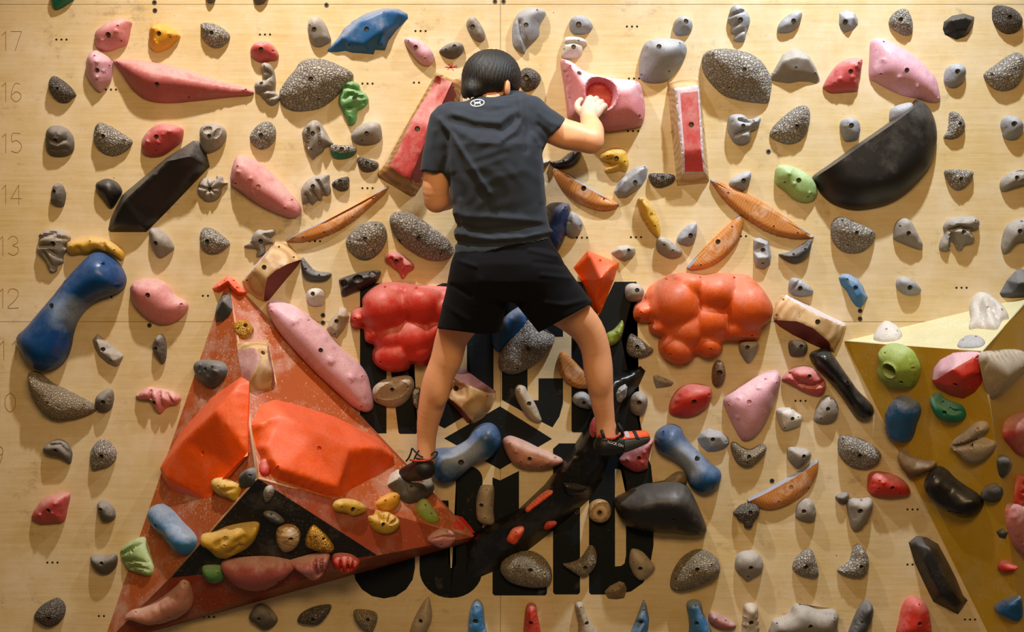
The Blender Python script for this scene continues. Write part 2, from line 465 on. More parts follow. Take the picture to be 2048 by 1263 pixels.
# routed row numbers down the edge of the wall
DIG = {'0': [[(.5, 0), (.1, .2), (0, .5), (.1, .8), (.5, 1), (.9, .8), (1, .5), (.9, .2), (.5, 0)]],
       '1': [[(.3, .2), (.65, 0), (.65, 1)]], '2': [[(0, .25), (.15, .05), (.5, 0), (.9, .1), (.95, .35), (.6, .65), (0, 1), (1, 1)]],
       '3': [[(.05, .15), (.4, 0), (.85, .1), (.9, .35), (.45, .48), (.95, .6), (.95, .85), (.5, 1), (.05, .88)]],
       '4': [[(.75, 1), (.75, 0), (0, .7), (1, .7)]], '5': [[(.9, 0), (.15, 0), (.1, .42), (.5, .36), (.95, .55), (.95, .8), (.6, 1), (.05, .92)]],
       '6': [[(.85, .08), (.4, .05), (.08, .45), (.05, .8), (.45, 1), (.9, .85), (.9, .6), (.5, .48), (.1, .65)]],
       '7': [[(0, 0), (1, 0), (.4, 1)]], '9': [[(.9, .4), (.5, .55), (.1, .4), (.1, .15), (.5, 0), (.9, .15), (.9, .5), (.6, 1)]]}
def stroke_mesh(name, lines, w=0.0022, y=-0.0007):
    V, F = [], []
    for ln in lines:
        pts = [np.array(p) for p in ln]
        for i in range(len(pts) - 1):
            a, b = pts[i], pts[i + 1]; d = b - a; L = np.linalg.norm(d)
            if L < 1e-6: continue
            d = d / L; n = np.array([-d[1], d[0]]) * w / 2; e = d * w / 2
            k = len(V)
            for q in (a - e + n, a - e - n, b + e - n, b + e + n): V.append((q[0], y - 0.00001 * i, q[1]))
            F.append((k, k + 1, k + 2, k + 3))
    return mesh(name, V, F)
for txt, x0, yc in [('17', -2, 82), ('16', -2, 184), ('15', -2, 286), ('14', -2, 389), ('13', -8, 491), ('12', -8, 596), ('11', -6, 700), ('10', -14, 804), ('9', -14, 910)]:
    lines = []
    for i, ch in enumerate(txt):
        for ln in DIG[ch]:
            ox = x0 + i * 24
            pts = [(ox + p[0] * 21, yc - 19 + p[1] * 38) for p in ln]
            if ch not in '147': pts = [tuple(q) for q in catmull(pts, 4, closed=False)]
            lines.append([((px - 1024) / PXM, Z0 + (631.5 - py) / PXM) for px, py in pts])
    link('routed_number', stroke_mesh('routed_number', lines), M['groove'], wall)
# small red ink doodle
def doodle(x, y, r):
    rr = random.Random(int(x)); L = []
    for k in range(9):
        a = rr.uniform(0, 6.28); q = rr.uniform(0.6, 1.2) * r
        L.append([(x / 1.0, y / 1.0), (x + q * 1.3 * math.cos(a), y + q * 0.8 * math.sin(a))])
    return [[((px - 1024) / PXM, Z0 + (631.5 - py) / PXM) for px, py in ln] for ln in L]
link('ink_doodle', stroke_mesh('ink_doodle', doodle(902, 135, 10), 0.003), M['redmark'], wall)

# ------------------------------------------------------------------ painted lettering ROCK SOLID with a diamond
def arc(cx, cy, rx, ry, a0, a1, n=8):
    return [(cx + rx * math.cos(math.radians(a0 + (a1 - a0) * i / n)), cy + ry * math.sin(math.radians(a0 + (a1 - a0) * i / n))) for i in range(n + 1)]
LETTERS = [
 ('R', [[(720,566),(773,566),(773,866),(724,866),(720,862)], [(773,566),(800,566),(820,576),(826,596),(826,690),(812,712),(836,862),(832,867),(800,867),(797,864),(781,735),(773,735)]]),
 ('O', [[(853,596),(860,576),(885,566),(889,566),(889,856),(870,846),(853,826)], [(889,566),(934,566),(934,606),(889,606)], [(934,566),(960,566),(980,576),(987,596),(987,800),(934,829)], [(889,800),(934,776),(934,829),(889,856)]]),
 ('C', [[(1003,596),(1010,576),(1030,566),(1055,566),(1055,828),(1004,799)], [(1055,566),(1100,566),(1119,576),(1126,596),(1126,606),(1055,606)], [(1077,606),(1126,606),(1126,673),(1077,673)],
        [(1077,756),(1126,756),(1126,806),(1119,832),(1105,854),(1077,840)], [(1055,800),(1077,800),(1077,840),(1055,828)]]),
 ('K', [[(1143,563),(1196,563),(1196,864),(1146,864),(1143,861)], [(1196,632),(1229,563),(1273,563),(1243,678),(1284,860),(1280,864),(1236,864),(1196,742)]]),
 ('S', [[(707,1120),(830,1040),(830,1135)] + arc(768, 1135, 62, 61, 0, 180) ]),
 ('O', [[(839,1000),(839,1138)] + arc(901, 1138, 62, 57, 180, 90) + [(901,1135),(897,1127),(897,1000)], [(913,990),(913,940),(925,933)] + arc(938, 958, 27, 26, -90, 0) + [(965,1138)] + arc(903, 1138, 62, 57, 0, 90)[:-1] + [(901,1195),(901,1135),(906,1135),(912,1128)]]),
 ('L', [[(985,954),(1000,960),(1000,1140),(985,1140)], [(1000,960),(1038,941),(1038,1140),(1000,1140)], [(985,1140),(1094,1140),(1094,1186),(1090,1190),(989,1190),(985,1186)]]),
 ('I', [[(1106,897),(1118,886),(1160,886),(1160,1184),(1156,1188),(1110,1188),(1106,1184)]]),
 ('D', [[(1178,882),(1230,882),(1230,1188),(1182,1188),(1178,1184)], [(1230,882),(1262,882),(1288,896),(1302,930),(1307,980),(1252,990),(1252,960),(1246,942),(1236,937),(1230,937)],
        [(1252,990),(1307,980),(1307,1090),(1300,1130),(1252,1110)], [(1252,1110),(1300,1130),(1286,1165),(1262,1182),(1232,1188),(1230,1188),(1230,1132),(1242,1131),(1249,1126)]]),
 ('diamond', [[(888,876),(1000,812),(1104,877),(1000,938)]]),
]
sign = link('wall_lettering', None, loc=P(1005, 1196))
tag(sign, 'blue-black painted words ROCK SOLID with a diamond on the plywood', 'lettering')
inv = np.array(sign.location)
for nm, polys in LETTERS:
    V, F = [], []
    for pl in polys:
        b = len(V)
        for (x, y) in pl: V.append(P(x, y) + np.array([0, -0.0004, 0]) - inv)
        F.append(tuple(range(b, b + len(pl))))
    bm = bmesh.new()
    vs_ = [bm.verts.new(tuple(v)) for v in V]
    for f in F: bm.faces.new([vs_[i] for i in f])
    bmesh.ops.triangulate(bm, faces=bm.faces[:])
    bmesh.ops.recalc_face_normals(bm, faces=bm.faces[:])
    me = bpy.data.meshes.new('letter'); bm.to_mesh(me); bm.free()
    o = link('painted_diamond' if nm == 'diamond' else 'letter', me, M['letter'], sign)

# ------------------------------------------------------------------ big plywood volumes
def poly_volume(name, label, faces_by_part, base, cat='climbing volume', group=None):
    """faces_by_part: {part: (material, [[(px,py,h),...],...])}; every part is a child mesh"""
    root = link(name, None, loc=P(*base))
    tag(root, label, cat, group)
    off = np.array(root.location)
    for part, (mat, faces) in faces_by_part.items():
        bm = bmesh.new()
        for f in faces:
            pts = [P(*q) for q in f]
            n = np.zeros(3)
            for i in range(len(pts)):
                n += np.cross(pts[i], pts[(i + 1) % len(pts)])
            if np.dot(n, CAM - pts[0]) < 0: pts = pts[::-1]
            bm.faces.new([bm.verts.new(tuple(p - off)) for p in pts])
        me = bpy.data.meshes.new(part); bm.to_mesh(me); bm.free()
        o = link(part.split('#')[0], me, mat, root)
        sol = o.modifiers.new('thickness', 'SOLIDIFY'); sol.thickness = 0.009; sol.offset = -1
    return root

VT, VM, VK1, VK2, VR, VL_ = (455, 556, 0.0), (514, 955, 0.36), (340, 1155, 0.165), (755, 1110, 0.20), (945, 1073, 0.03), (205, 1290, 0.0)
VRw = (950, 1080, 0.0)
volL = poly_volume('climbing_volume', 'big rust-orange triangular plywood volume with a black lower facet', {
    'face_panel#a': (M['vorange'], [[VT, VM, VK1], [VT, VK1, VL_]]),
    'face_panel#b': (M['vorange'], [[VT, VR, VM]]),
    'black_panel': (M['vblack'], [[VM, VK2, VK1]]),
    'strip_panel': (M['vshade'], [[VM, VR, VK2]]),
    'underside_panel': (M['vshade'], [[VK1, VK2, VL_], [VK2, VRw, VL_], [VK2, VR, VRw]]),
    'side_panel': (M['vshade'], [[VT, VRw, VR]]),
}, (450, 1180, 0.0))
def ridge(root, pts, w, mat, name='ridge_edge'):
    off = np.array(root.location)
    V, F = tube([P(*p) - off for p in pts], w, 8)
    o = link(name, mesh(name, V, F, True), mat, root); return o
ridge(volL, [(458, 566, .004), (478, 690, .122), (497, 830, .25), (514, 955, .359)], [0.002, 0.004, 0.006, 0.007], M['vedge'])
ridge(volL, [(514, 955, .359), (640, 990, .261), (780, 1028, .155), (940, 1071, .035)], [0.005, 0.004, 0.003, 0.002], M['vedge'])
ridge(volL, [(514, 955, .359), (430, 1052, .265), (340, 1155, .165)], [0.005, 0.003, 0.003], M['vedge'])
A3 = lambda q: P(*q)
PLANES['VL'] = plane3(A3(VT), A3(VM), A3(VK1))
PLANES['VR'] = plane3(A3(VT), A3(VR), A3(VM))
PLANES['VB'] = plane3(A3(VM), A3(VK2), A3(VK1))
PLANES['VS'] = plane3(A3(VM), A3(VR), A3(VK2))
PLANES['VU'] = plane3(A3(VK1), A3(VK2), A3(VL_))
PLANES['VU2'] = PLANES['VU']

YA, YP, YT, YC = (1688, 682, 0.0), (1964, 702, 0.40), (2062, 592, 0.0), (2072, 1460, 0.0)
YA2 = (1692, 676, 0.0)
volR = poly_volume('climbing_volume', 'large yellow pyramid volume with a pale top face, cut by the picture edge', {
    'top_panel': (M['vcream'], [[YA, YP, YT]]),
    'face_panel#a': (M['vyellow'], [[YA, YP, YC]]),
    'face_panel#b': (M['vyellow'], [[YP, YT, YC]]),
}, (1950, 1200, 0.0))
ridge(volR, [(1690, 682, .003), (1830, 692, .2), (1964, 702, .4)], [0.003, 0.004, 0.004], M['vcream'])
ridge(volR, [(1964, 702, .4), (1985, 850, .32), (2020, 1100, .19)], [0.004, 0.004, 0.003], M['vcream'])
ridge(volR, [(1964, 702, .4), (2012, 648, .2), (2060, 594, .008)], [0.004, 0.004, 0.003], M['vcream'])
PLANES['YT'] = plane3(A3(YA), A3(YP), A3(YT))
PLANES['YL'] = plane3(A3(YA), A3(YP), A3(YC))
PLANES['YR'] = plane3(A3(YP), A3(YT), A3(YC))

# ------------------------------------------------------------------ climbing-hold builder
TILE = {'A': (0, 0), 'B': (510, 0), 'C': (1020, 0), 'D': (1528, 0), 'E': (0, 420), 'F': (510, 420), 'G': (1020, 420), 'H': (1528, 420),
        'I': (0, 843), 'J': (510, 843), 'K': (1020, 843), 'L': (1528, 843)}
TSC = {k: (x, y, 520.0 / 1564.0) for k, (x, y) in TILE.items()}
TSC.update({'M': (700, 540, 320 / 1189.0), 'N': (460, 460, 160 / 1263.0), 'O': (440, 640, 160 / 1263.0), 'W': (0, 0, 1.0)})

def parse(s):
    return [tuple(float(q) for q in w.split(',')) for w in s.split()]

def seg_dist(pts, a, b):
    """distance of pts (n,2) to segments a->b (m,2): (n,m)"""
    ab = b - a
    L2 = np.maximum((ab ** 2).sum(1), 1e-12)
    ap = pts[:, None, :] - a[None]
    t = np.clip((ap * ab[None]).sum(2) / L2[None], 0, 1)
    q = a[None] + t[..., None] * ab[None]
    return np.sqrt(((pts[:, None, :] - q) ** 2).sum(2))

def inside(pts, poly):
    x, y = pts[:, 0], pts[:, 1]
    res = np.zeros(len(pts), bool)
    j = len(poly) - 1
    for i in range(len(poly)):
        xi, yi = poly[i]; xj, yj = poly[j]
        if yi != yj:
            c = ((yi > y) != (yj > y)) & (x < (xj - xi) * (y - yi) / (yj - yi) + xi)
            res ^= c
        j = i
    return res

def bolt_meshes():
    n = 12
    V, F = [], []
    prof = [(0.0078, 0.0), (0.0078, 0.004), (0.0066, 0.005), (0.0042, 0.005), (0.0040, 0.001)]
    for r, y in prof:
        V += [(r * math.cos(2 * math.pi * i / n), -y, r * math.sin(2 * math.pi * i / n)) for i in range(n)]
    for k in range(len(prof) - 1):
        for i in range(n):
            F.append((k * n + i, k * n + (i + 1) % n, (k + 1) * n + (i + 1) % n, (k + 1) * n + i))
    F.append(tuple(range((len(prof) - 1) * n, len(prof) * n)))
    return mesh('bolt', V, F, True, 40)
ME_BOLT = bolt_meshes()

HOLD_N = 0
GROUPS = {}

def cdt(points, edges, faces):
    vv = [Vector((float(p[0]), float(p[1]))) for p in points]
    r = delaunay_2d_cdt(vv, edges, faces, 1, 1e-7, True)
    return r[0], r[2], r[3]

def hold(tile, mat, outline, H, holes, label, name='climbing_hold', on='wall', style='d', p=2.0, w=None, skew=0.25, lump=0.10,
         rough=None, bumps='', grooves='', pockets='', blobs='', lip=None, pts='', parts=(), group=None, cat='climbing hold', res=1.0,
         gw=None, gd=0.25, base=0.0, seed=None, smooth=4):
    global HOLD_N
    HOLD_N += 1
    if on == 'wall' and H < 8: H = H * 1.25
    H = H / 100.0
    pl = PLANES[on]
    ox, oy, s = TSC[tile]
    sm = s / PXM                                          # zoom pixel -> metre
    def uv(q, lift): return pl.uv(ox + q[0] * s, oy + q[1] * s, lift)
    raw = parse(outline)
    facet = style == 'f'
    if facet: oq = raw
    else: oq = [tuple(q) for q in catmull(raw, 4)]
    lift = 0.3 * H
    poly = np.array([uv(q, lift + base) for q in oq])
    area2 = 0.5 * np.sum(poly[:, 0] * np.roll(poly[:, 1], -1) - np.roll(poly[:, 0], -1) * poly[:, 1])
    if area2 < 0: poly = poly[::-1]; oq = oq[::-1]
    A = abs(area2)
    c0 = poly.mean(0)
    poly = poly - c0
    top = lambda q: np.array(uv(q, 0.8 * H + base)) - c0
    step = min(max(math.sqrt(A) / (24.0 if facet else 17.0), 0.0038), 0.012) / res
    corners = poly
    if facet:
        dense = []
        for q0, q1 in zip(poly, np.roll(poly, -1, axis=0)):
            m = max(1, int(round(np.linalg.norm(q1 - q0) / step)))
            dense += [q0 + (q1 - q0) * i / m for i in range(m)]
        poly = np.array(dense)
    a, b = poly, np.roll(poly, -1, axis=0)
    edge_keep = np.ones(len(poly), bool)
    if lip:
        l0, l1 = [np.array(uv(q, lift)) - c0 for q in parse(lip)]
        mid = (a + b) / 2
        dl = seg_dist(mid, l0[None], l1[None])[:, 0]
        edge_keep = dl > max(0.0045, 0.03 * math.sqrt(A))
    size = math.sqrt(A)
    mn, mx = poly.min(0), poly.max(0)
    vc, vh = (mn[1] + mx[1]) / 2, max((mx[1] - mn[1]) / 2, 1e-4)
    rs = HOLD_N * 3.17 if seed is None else seed
    BU = [(top(q), q[2] * sm if len(q) > 2 else 10 * sm, (q[3] / 100 if len(q) > 3 else 0.004)) for q in parse(bumps)]
    GR = []
    for g in grooves.split('|'):
        if not g.strip(): continue
        gp = np.array([top(q) for q in parse(g)])
        GR.append(gp)
    gwm = (gw * sm) if gw else 0.06 * size
    PO = [(top(q), q[2] * sm, q[3] * sm, math.radians(q[4]), q[5] / 100) for q in parse(pockets)]
    BL = [(top(q), q[2] * sm, q[3]) for q in parse(blobs)]
    # -- height
    if facet:
        fp = parse(pts)
        chain, fpt = [], []
        for i, q in enumerate(fp):
            fpt.append((np.array(uv(q, q[2] / 100.0 + base)) - c0, q[2] / 100.0))
            if len(q) > 3 and q[3] >= 1 and i > 0: chain.append((i - 1 if q[3] < 10 else int(q[3]) - 10, i))
        n0 = len(corners)
        P2 = [tuple(x) for x in corners] + [tuple(x[0]) for x in fpt]
        E2 = [(i, (i + 1) % n0) for i in range(n0)] + [(n0 + i, n0 + j) for i, j in chain]
        vo, fo, orig = cdt(P2, E2, [])
        hz = []
        hin = [0.0] * n0 + [x[1] for x in fpt]
        for k, v in enumerate(vo):
            ids = [i for i in orig[k] if i < len(hin)]
            if ids: hz.append(max(hin[i] for i in ids))
            else: hz.append(0.0)
        TV = np.array([(v[0], v[1]) for v in vo]); TH = np.array(hz); TF = [tuple(f) for f in fo]
        def hf(U):
            out = np.zeros(len(U)); done = np.zeros(len(U), bool)
            for f in TF:
                A_, B_, C_ = TV[f[0]], TV[f[1]], TV[f[2]]
                den = (B_[1] - C_[1]) * (A_[0] - C_[0]) + (C_[0] - B_[0]) * (A_[1] - C_[1])
                if abs(den) < 1e-12: continue
                l1 = ((B_[1] - C_[1]) * (U[:, 0] - C_[0]) + (C_[0] - B_[0]) * (U[:, 1] - C_[1])) / den
                l2 = ((C_[1] - A_[1]) * (U[:, 0] - C_[0]) + (A_[0] - C_[0]) * (U[:, 1] - C_[1])) / den
                l3 = 1 - l1 - l2
                m = (~done) & (l1 > -1e-6) & (l2 > -1e-6) & (l3 > -1e-6)
                out[m] = l1[m] * TH[f[0]] + l2[m] * TH[f[1]] + l3[m] * TH[f[2]]; done |= m
            return out
    else:
        probe = mn + (mx - mn) * np.random.RandomState(3).rand(400, 2)
        probe = probe[inside(probe, poly)]
        dmax = seg_dist(probe, a[edge_keep], b[edge_keep]).min(1).max()
        ww = (w if w else 0.95) * dmax
        def hf(U):
            d = seg_dist(U, a[edge_keep], b[edge_keep]).min(1)
            t = np.clip(d / ww, 0, 1)
            h = H * (1 - (1 - t) ** p) ** (1.0 / p)
            if blobs:
                k = np.zeros(len(U))
                for c, r, hh in BL:
                    q = ((U - c) ** 2).sum(1) / (r * r)
                    k = np.maximum(k, hh * np.sqrt(np.clip(1.05 - q, 0, 2)))
                et = np.clip(d / (0.16 * dmax), 0, 1)
                h = H * (0.22 * (1 - (1 - np.clip(d / (0.5 * dmax), 0, 1)) ** 2) ** .5 + 0.78 * k * (1 - (1 - et) ** 2) ** .5)
            h = h * (1 + skew * (U[:, 1] - vc) / vh)
            if lump:
                nz = np.array([mnoise.noise((u[0] * 2.2 / size + rs, u[1] * 2.2 / size, rs)) for u in U])
                h = h * (1 + lump * 1.6 * nz)
            return h
        def det(U, h):
            d = seg_dist(U, a[edge_keep], b[edge_keep]).min(1)
            for gp in GR:
                dd = seg_dist(U, gp[:-1], gp[1:]).min(1)
                h = h * (1 - gd * 2 * np.exp(-(dd / gwm) ** 2))
            for c, r, hh in BU:
                q = ((U - c) ** 2).sum(1) / (r * r)
                h = h + hh * np.sqrt(np.clip(1 - q, 0, 1))
            for c, rx, ry, an, dep in PO:
                v = U - c
                x = (v[:, 0] * math.cos(an) + v[:, 1] * math.sin(an)) / rx; y = (-v[:, 0] * math.sin(an) + v[:, 1] * math.cos(an)) / ry
                q = np.sqrt(x * x + y * y)
                if dep > 0.03:
                    tt = np.clip((1.07 - q) / 0.20, 0, 1); h = np.where(q < 1.07, h * (1 - tt * tt * (3 - 2 * tt)) + np.maximum(h - dep, .006) * tt * tt * (3 - 2 * tt), h)
                    h = h + 0.006 * np.exp(-((q - 1.16) / .09) ** 2)
                else: h = h - dep * np.clip(1.25 - q * q, 0, 1) ** 0.6
            if rough:
                nz = np.array([mnoise.noise((u[0] * 55 + rs, u[1] * 55, 1.0)) + 0.6 * mnoise.noise((u[0] * 110, u[1] * 110, rs)) for u in U])
                h = h + rough / 1000.0 * nz * np.clip(d / 0.008, 0, 1)
            return np.maximum(h, 0.0005)
    # -- points
    HO = []
    for q in parse(holes):
        c = top(q); r = q[2] * sm * 1.12
        if inside(c[None], poly)[0]: HO.append((c, r, q[2] >= 10))
    pts2 = [poly]
    kinds = [np.zeros(len(poly), int)]                     # 0 outline
    edges = [(i, (i + 1) % len(poly)) for i in range(len(poly))]
    cand = []
    if not facet:
        nrm = np.stack([-(b - a)[:, 1], (b - a)[:, 0]], 1); nrm /= np.maximum(np.linalg.norm(nrm, axis=1)[:, None], 1e-9)
        vn = nrm + np.roll(nrm, 1, axis=0); vn /= np.maximum(np.linalg.norm(vn, axis=1)[:, None], 1e-9)
        dref = dmax if w is None else ww
        for fr in (0.025, 0.09, 0.20):
            off = min(dref * fr, step * 1.6)
            if lip: off = max(off, 0.0012)
            q = poly + vn * off
            ok = inside(q, poly) & (seg_dist(q, a, b).min(1) > 0.75 * off)
            cand.append(q[ok])
        gx = np.arange(mn[0], mx[0], step); gy = np.arange(mn[1], mx[1], step * 0.87)
        g = np.array([(x + (step / 2 if j % 2 else 0), y) for j, y in enumerate(gy) for x in gx])
        if len(g):
            g = g[inside(g, poly)]
            if len(g): g = g[seg_dist(g, a, b).min(1) > max(0.55 * step, min(dref * 0.26, step * 1.9))]
            cand.append(g)
        for c, rx, ry, an, dep in PO:
            for fr in (0.9, 0.98, 1.06, 1.12, 1.2):
                m = max(10, int(2 * math.pi * max(rx, ry) / step))
                th = np.arange(m) * 2 * math.pi / m
                x = rx * fr * np.cos(th); y = ry * fr * np.sin(th)
                q = np.stack([x * math.cos(an) - y * math.sin(an), x * math.sin(an) + y * math.cos(an)], 1) + c
                cand.append(q[inside(q, poly)])
        for c, r, hh in BU:
            th = np.arange(8) * math.pi / 4
            for fr in (0.0, 0.55, 0.98):
                q = c + np.stack([np.cos(th), np.sin(th)], 1) * r * fr
                q = q[:1] if fr == 0 else q
                cand.append(q[inside(q, poly)])
    else:
        fpa = np.array([x[0] for x in fpt])
        gx = np.arange(mn[0], mx[0], step); gy = np.arange(mn[1], mx[1], step * 0.87)
        g = np.array([(x + (step / 2 if j % 2 else 0), y) for j, y in enumerate(gy) for x in gx])
        g = g[inside(g, poly)]
        g = g[seg_dist(g, a, b).min(1) > 0.5 * step]
        if len(g): g = g[np.sqrt(((g[:, None] - fpa[None]) ** 2).sum(2)).min(1) > 0.4 * step]
        if chain and len(g):
            ca_ = np.array([fpt[i][0] for i, j in chain]); cb_ = np.array([fpt[j][0] for i, j in chain])
            g = g[seg_dist(g, ca_, cb_).min(1) > 0.3 * step]
        for c, r, big in HO:
            if len(g): g = g[((g - c) ** 2).sum(1) > (r * 1.3) ** 2]
        chain_pts, chain2 = [], []
        for i, j in chain:
            m = max(1, int(round(np.linalg.norm(fpt[j][0] - fpt[i][0]) / step)))
            ids = [i] + [len(fpa) + len(chain_pts) + t for t in range(m - 1)] + [j]
            chain_pts += [fpt[i][0] + (fpt[j][0] - fpt[i][0]) * (t + 1) / m for t in range(m - 1)]
            chain2 += list(zip(ids[:-1], ids[1:]))
        chain = chain2
        cand += [fpa] + ([np.array(chain_pts)] if chain_pts else []) + [g]
    cand = np.concatenate(cand) if cand else np.zeros((0, 2))
    lip_edges = []
    if lip:
        LW = 0.0085
        la, lb = a[~edge_keep], b[~edge_keep]
        cand = cand[seg_dist(cand, la, lb).min(1) > LW * 1.25]
        on_lip = (~edge_keep) & (~np.roll(edge_keep, 1))
        idx = np.where(on_lip)[0]
        run = sorted(idx, key=lambda i: ((i - (np.where(~edge_keep & np.roll(edge_keep, 1))[0][0] if (~edge_keep & np.roll(edge_keep, 1)).any() else 0)) % len(poly)))
        ringp = [poly[i] + vn[i] * LW for i in run]
        ringp = np.array([q for q in ringp if inside(q[None], poly)[0]])
        lip_edges = [(i, i + 1) for i in range(len(ringp) - 1)]
        cand = np.concatenate([ringp, cand])
    if len(cand) and not facet:
        for c, r, big in HO:
            cand = cand[((cand - c) ** 2).sum(1) > (r * 1.35) ** 2]
    nbase = len(poly)
    pts2.append(cand); kinds.append(np.ones(len(cand), int))
    edges += [(nbase + i, nbase + j) for i, j in lip_edges]
    if facet:
        edges += [(nbase + i, nbase + j) for i, j in chain]
    k0 = nbase + len(cand)
    holepts, holez, hinfo = [], [], []
    for hi_, (c, r, big) in enumerate(HO):
        m = 12 if big else 8
        th = np.arange(m) * 2 * math.pi / m
        for fr, low in ((1.0, False), (0.88, True)):
            q = c + np.stack([np.cos(th), np.sin(th)], 1) * r * fr
            st = k0 + len(holepts)
            for qq in q:
                holepts.append(qq); hinfo.append((hi_, low))
            edges += [(st + i, st + (i + 1) % m) for i in range(m)]
        holepts.append(c); hinfo.append((hi_, True))
    if holepts: pts2.append(np.array(holepts))
    allp = np.concatenate([x for x in pts2 if len(x)])
    vo, fo, orig = cdt(allp, edges, [])
    U = np.array([(v[0], v[1]) for v in vo])
    FA = np.array([tuple(f)[:3] for f in fo])
    rim = np.array([any(i < nbase for i in g) for g in orig])
    Z = hf(U)
    Z[rim] = 0.0
    if True:
        E = np.unique(np.sort(np.concatenate([FA[:, [0, 1]], FA[:, [1, 2]], FA[:, [2, 0]]]), axis=1), axis=0)
        dg_ = np.zeros(len(U)); np.add.at(dg_, E[:, 0], 1); np.add.at(dg_, E[:, 1], 1)
        dd_ = seg_dist(U, a, b).min(1)
        wt = np.clip((dd_ - 0.25 * step) / (1.2 * step), 0, 1) * 0.6
        if facet: wt = np.where(rim, 0, 0.5)
        if blobs: wt = wt * 0.3
        if lip: wt = wt * 0
        for _ in range(2 if facet else smooth):
            acc = np.zeros(len(U)); np.add.at(acc, E[:, 0], Z[E[:, 1]]); np.add.at(acc, E[:, 1], Z[E[:, 0]])
            Z = Z + wt * (acc / np.maximum(dg_, 1) - Z)
        if not facet: Z = det(U, Z)
        Z[rim] = 0.0
    hole_h = []
    inf = [[hinfo[i - k0] for i in g if i >= k0 and i - k0 < len(hinfo)] for g in orig]
    for hi_, (c, r, big) in enumerate(HO):
        ring = [Z[k] for k, q in enumerate(inf) if q and q[0] == (hi_, False)]
        hc = float(np.mean(ring)) if ring else 0.01
        dep = min(0.016 if big else 0.008, max(hc - 0.001, 0.002))
        hole_h.append((hc, dep))
        for k, q in enumerate(inf):
            if q and q[0] == (hi_, True): Z[k] = hc - dep
    # -- object
    org = pl.xyz(c0, base)
    V = U[:, :1] * pl.u + U[:, 1:2] * pl.v + (Z - 0.0005)[:, None] * pl.n
    aa = U[FA[:, 1]] - U[FA[:, 0]]; bb = U[FA[:, 2]] - U[FA[:, 0]]
    side = aa[:, 0] * bb[:, 1] - aa[:, 1] * bb[:, 0]
    want = float(np.dot(np.cross(pl.u, pl.v), pl.n)) > 0
    F = np.where(((side > 0) == want)[:, None], FA, FA[:, ::-1])
    cen = U[F].mean(1)
    owner = np.zeros(len(F), int)
    for pi, (pn, pm, pp) in enumerate(parts):
        poly_p = np.array([top(q) for q in parse(pp)])
        if facet:                                          # let the seam follow the modelled ridge exactly
            for i_ in range(len(poly_p)):
                dq = np.sqrt(((fpa - poly_p[i_]) ** 2).sum(1))
                if dq.min() < 0.009: poly_p[i_] = fpa[dq.argmin()]
        if lip: owner[seg_dist(cen, la, lb).min(1) < LW] = pi + 1
        else: owner[inside(cen, poly_p) & (owner == 0)] = pi + 1
    def sub(k):
        ids = F[owner == k]
        used, invv = np.unique(ids, return_inverse=True)
        return mesh(name, V[used], invv.reshape(-1, 3), smooth=True, sharp=48)
    o = link(name, sub(0), M[mat], None, tuple(org))
    if group is None: group = 'climbing holds bolted to the wall' if on == 'wall' else 'climbing holds bolted to the volumes'
    tag(o, label, cat, group)
    for pi, (pn, pm, pp) in enumerate(parts):
        if (owner == pi + 1).any():
            link(pn, sub(pi + 1), M[pm], o)
    # -- bolts at the bottom of the bolt holes
    rot = Matrix((pl.u, -pl.n, pl.v)).transposed().to_4x4()
    for (c, r, big), (hc, dep) in zip(HO, hole_h):
        if not big: continue
        sc = r * 0.80 / 0.0078
        bo = link('bolt', ME_BOLT, M['steel'], o)
        off = pl.u * c[0] + pl.v * c[1] + pl.n * (hc - dep - 0.0005)
        bo.matrix_local = Matrix.Translation(Vector(off)) @ rot @ Matrix.Diagonal((sc, min(1.0, dep / 0.006), sc, 1))
    return o

# ------------------------------------------------------------------ holds, tile by tile
# --- upper part, first tile
hold('A','teal','305,-20 310,30 330,57 375,40 410,15 440,-5 440,-60 320,-60',4,'','teal green hold cut off by the top edge of the picture')
hold('A','greyd','1238,-40 1244,8 1265,17 1288,8 1294,-40',3,'','dark grey hold tip at the top edge above the cracked grey rock hold')
hold('B','greyd','-10,-40 0,20 30,25 60,8 78,-40',3,'','dark grey hold tip at the top edge, above a row of three bolt holes')
hold('A','pink','565,215 580,180 640,140 715,110 785,125 780,170 770,225 755,265 710,285 650,305 600,300 570,270',5,'655,213,15 723,243,6 715,160,6',
     'pink hold with pimples, uppermost pink one near the routed 17',bumps='705,192,13,.5 615,245,11,.5 685,245,11,.5',skew=.35)
hold('A','gold','895,240 893,200 905,160 930,145 975,140 1020,160 1060,190 1080,215 1055,245 1015,285 940,310 900,280',5,'960,205,13 1022,222,6',
     'small golden yellow hold with pimples, beside the top pink one',bumps='925,175,14,.5 1022,203,11,.4 940,262,12,.4 930,245,8,.3')
hold('A','crack','1205,170 1210,140 1255,135 1310,150 1355,180 1380,212 1365,250 1320,282 1270,280 1230,245 1210,210',4.5,'1275,200,11',
     'cracked grey rock hold just beside the golden yellow hold',rough=4)
hold('A','lilac','513,390 530,335 570,300 610,312 655,345 672,385 670,430 660,485 630,520 600,552 565,530 530,480 515,440',5.5,'588,425,13 575,340,6 650,390,6 580,482,6',
     'lilac pink rounded hold touching the long pink fin',bumps='593,378,11,.5 625,425,11,.5 585,466,10,.4')
hold('A','dusty','672,365 690,352 780,350 900,365 1050,395 1200,440 1350,490 1480,520 1520,548 1500,570 1380,580 1200,600 1040,615 920,610 840,580 770,510 720,430',9,
     '945,508,12 1465,530,8 1120,575,6 690,366,6','long dusty pink fin-shaped hold tapering to a point',w=1.0,p=1.6,skew=.35,lump=.04)
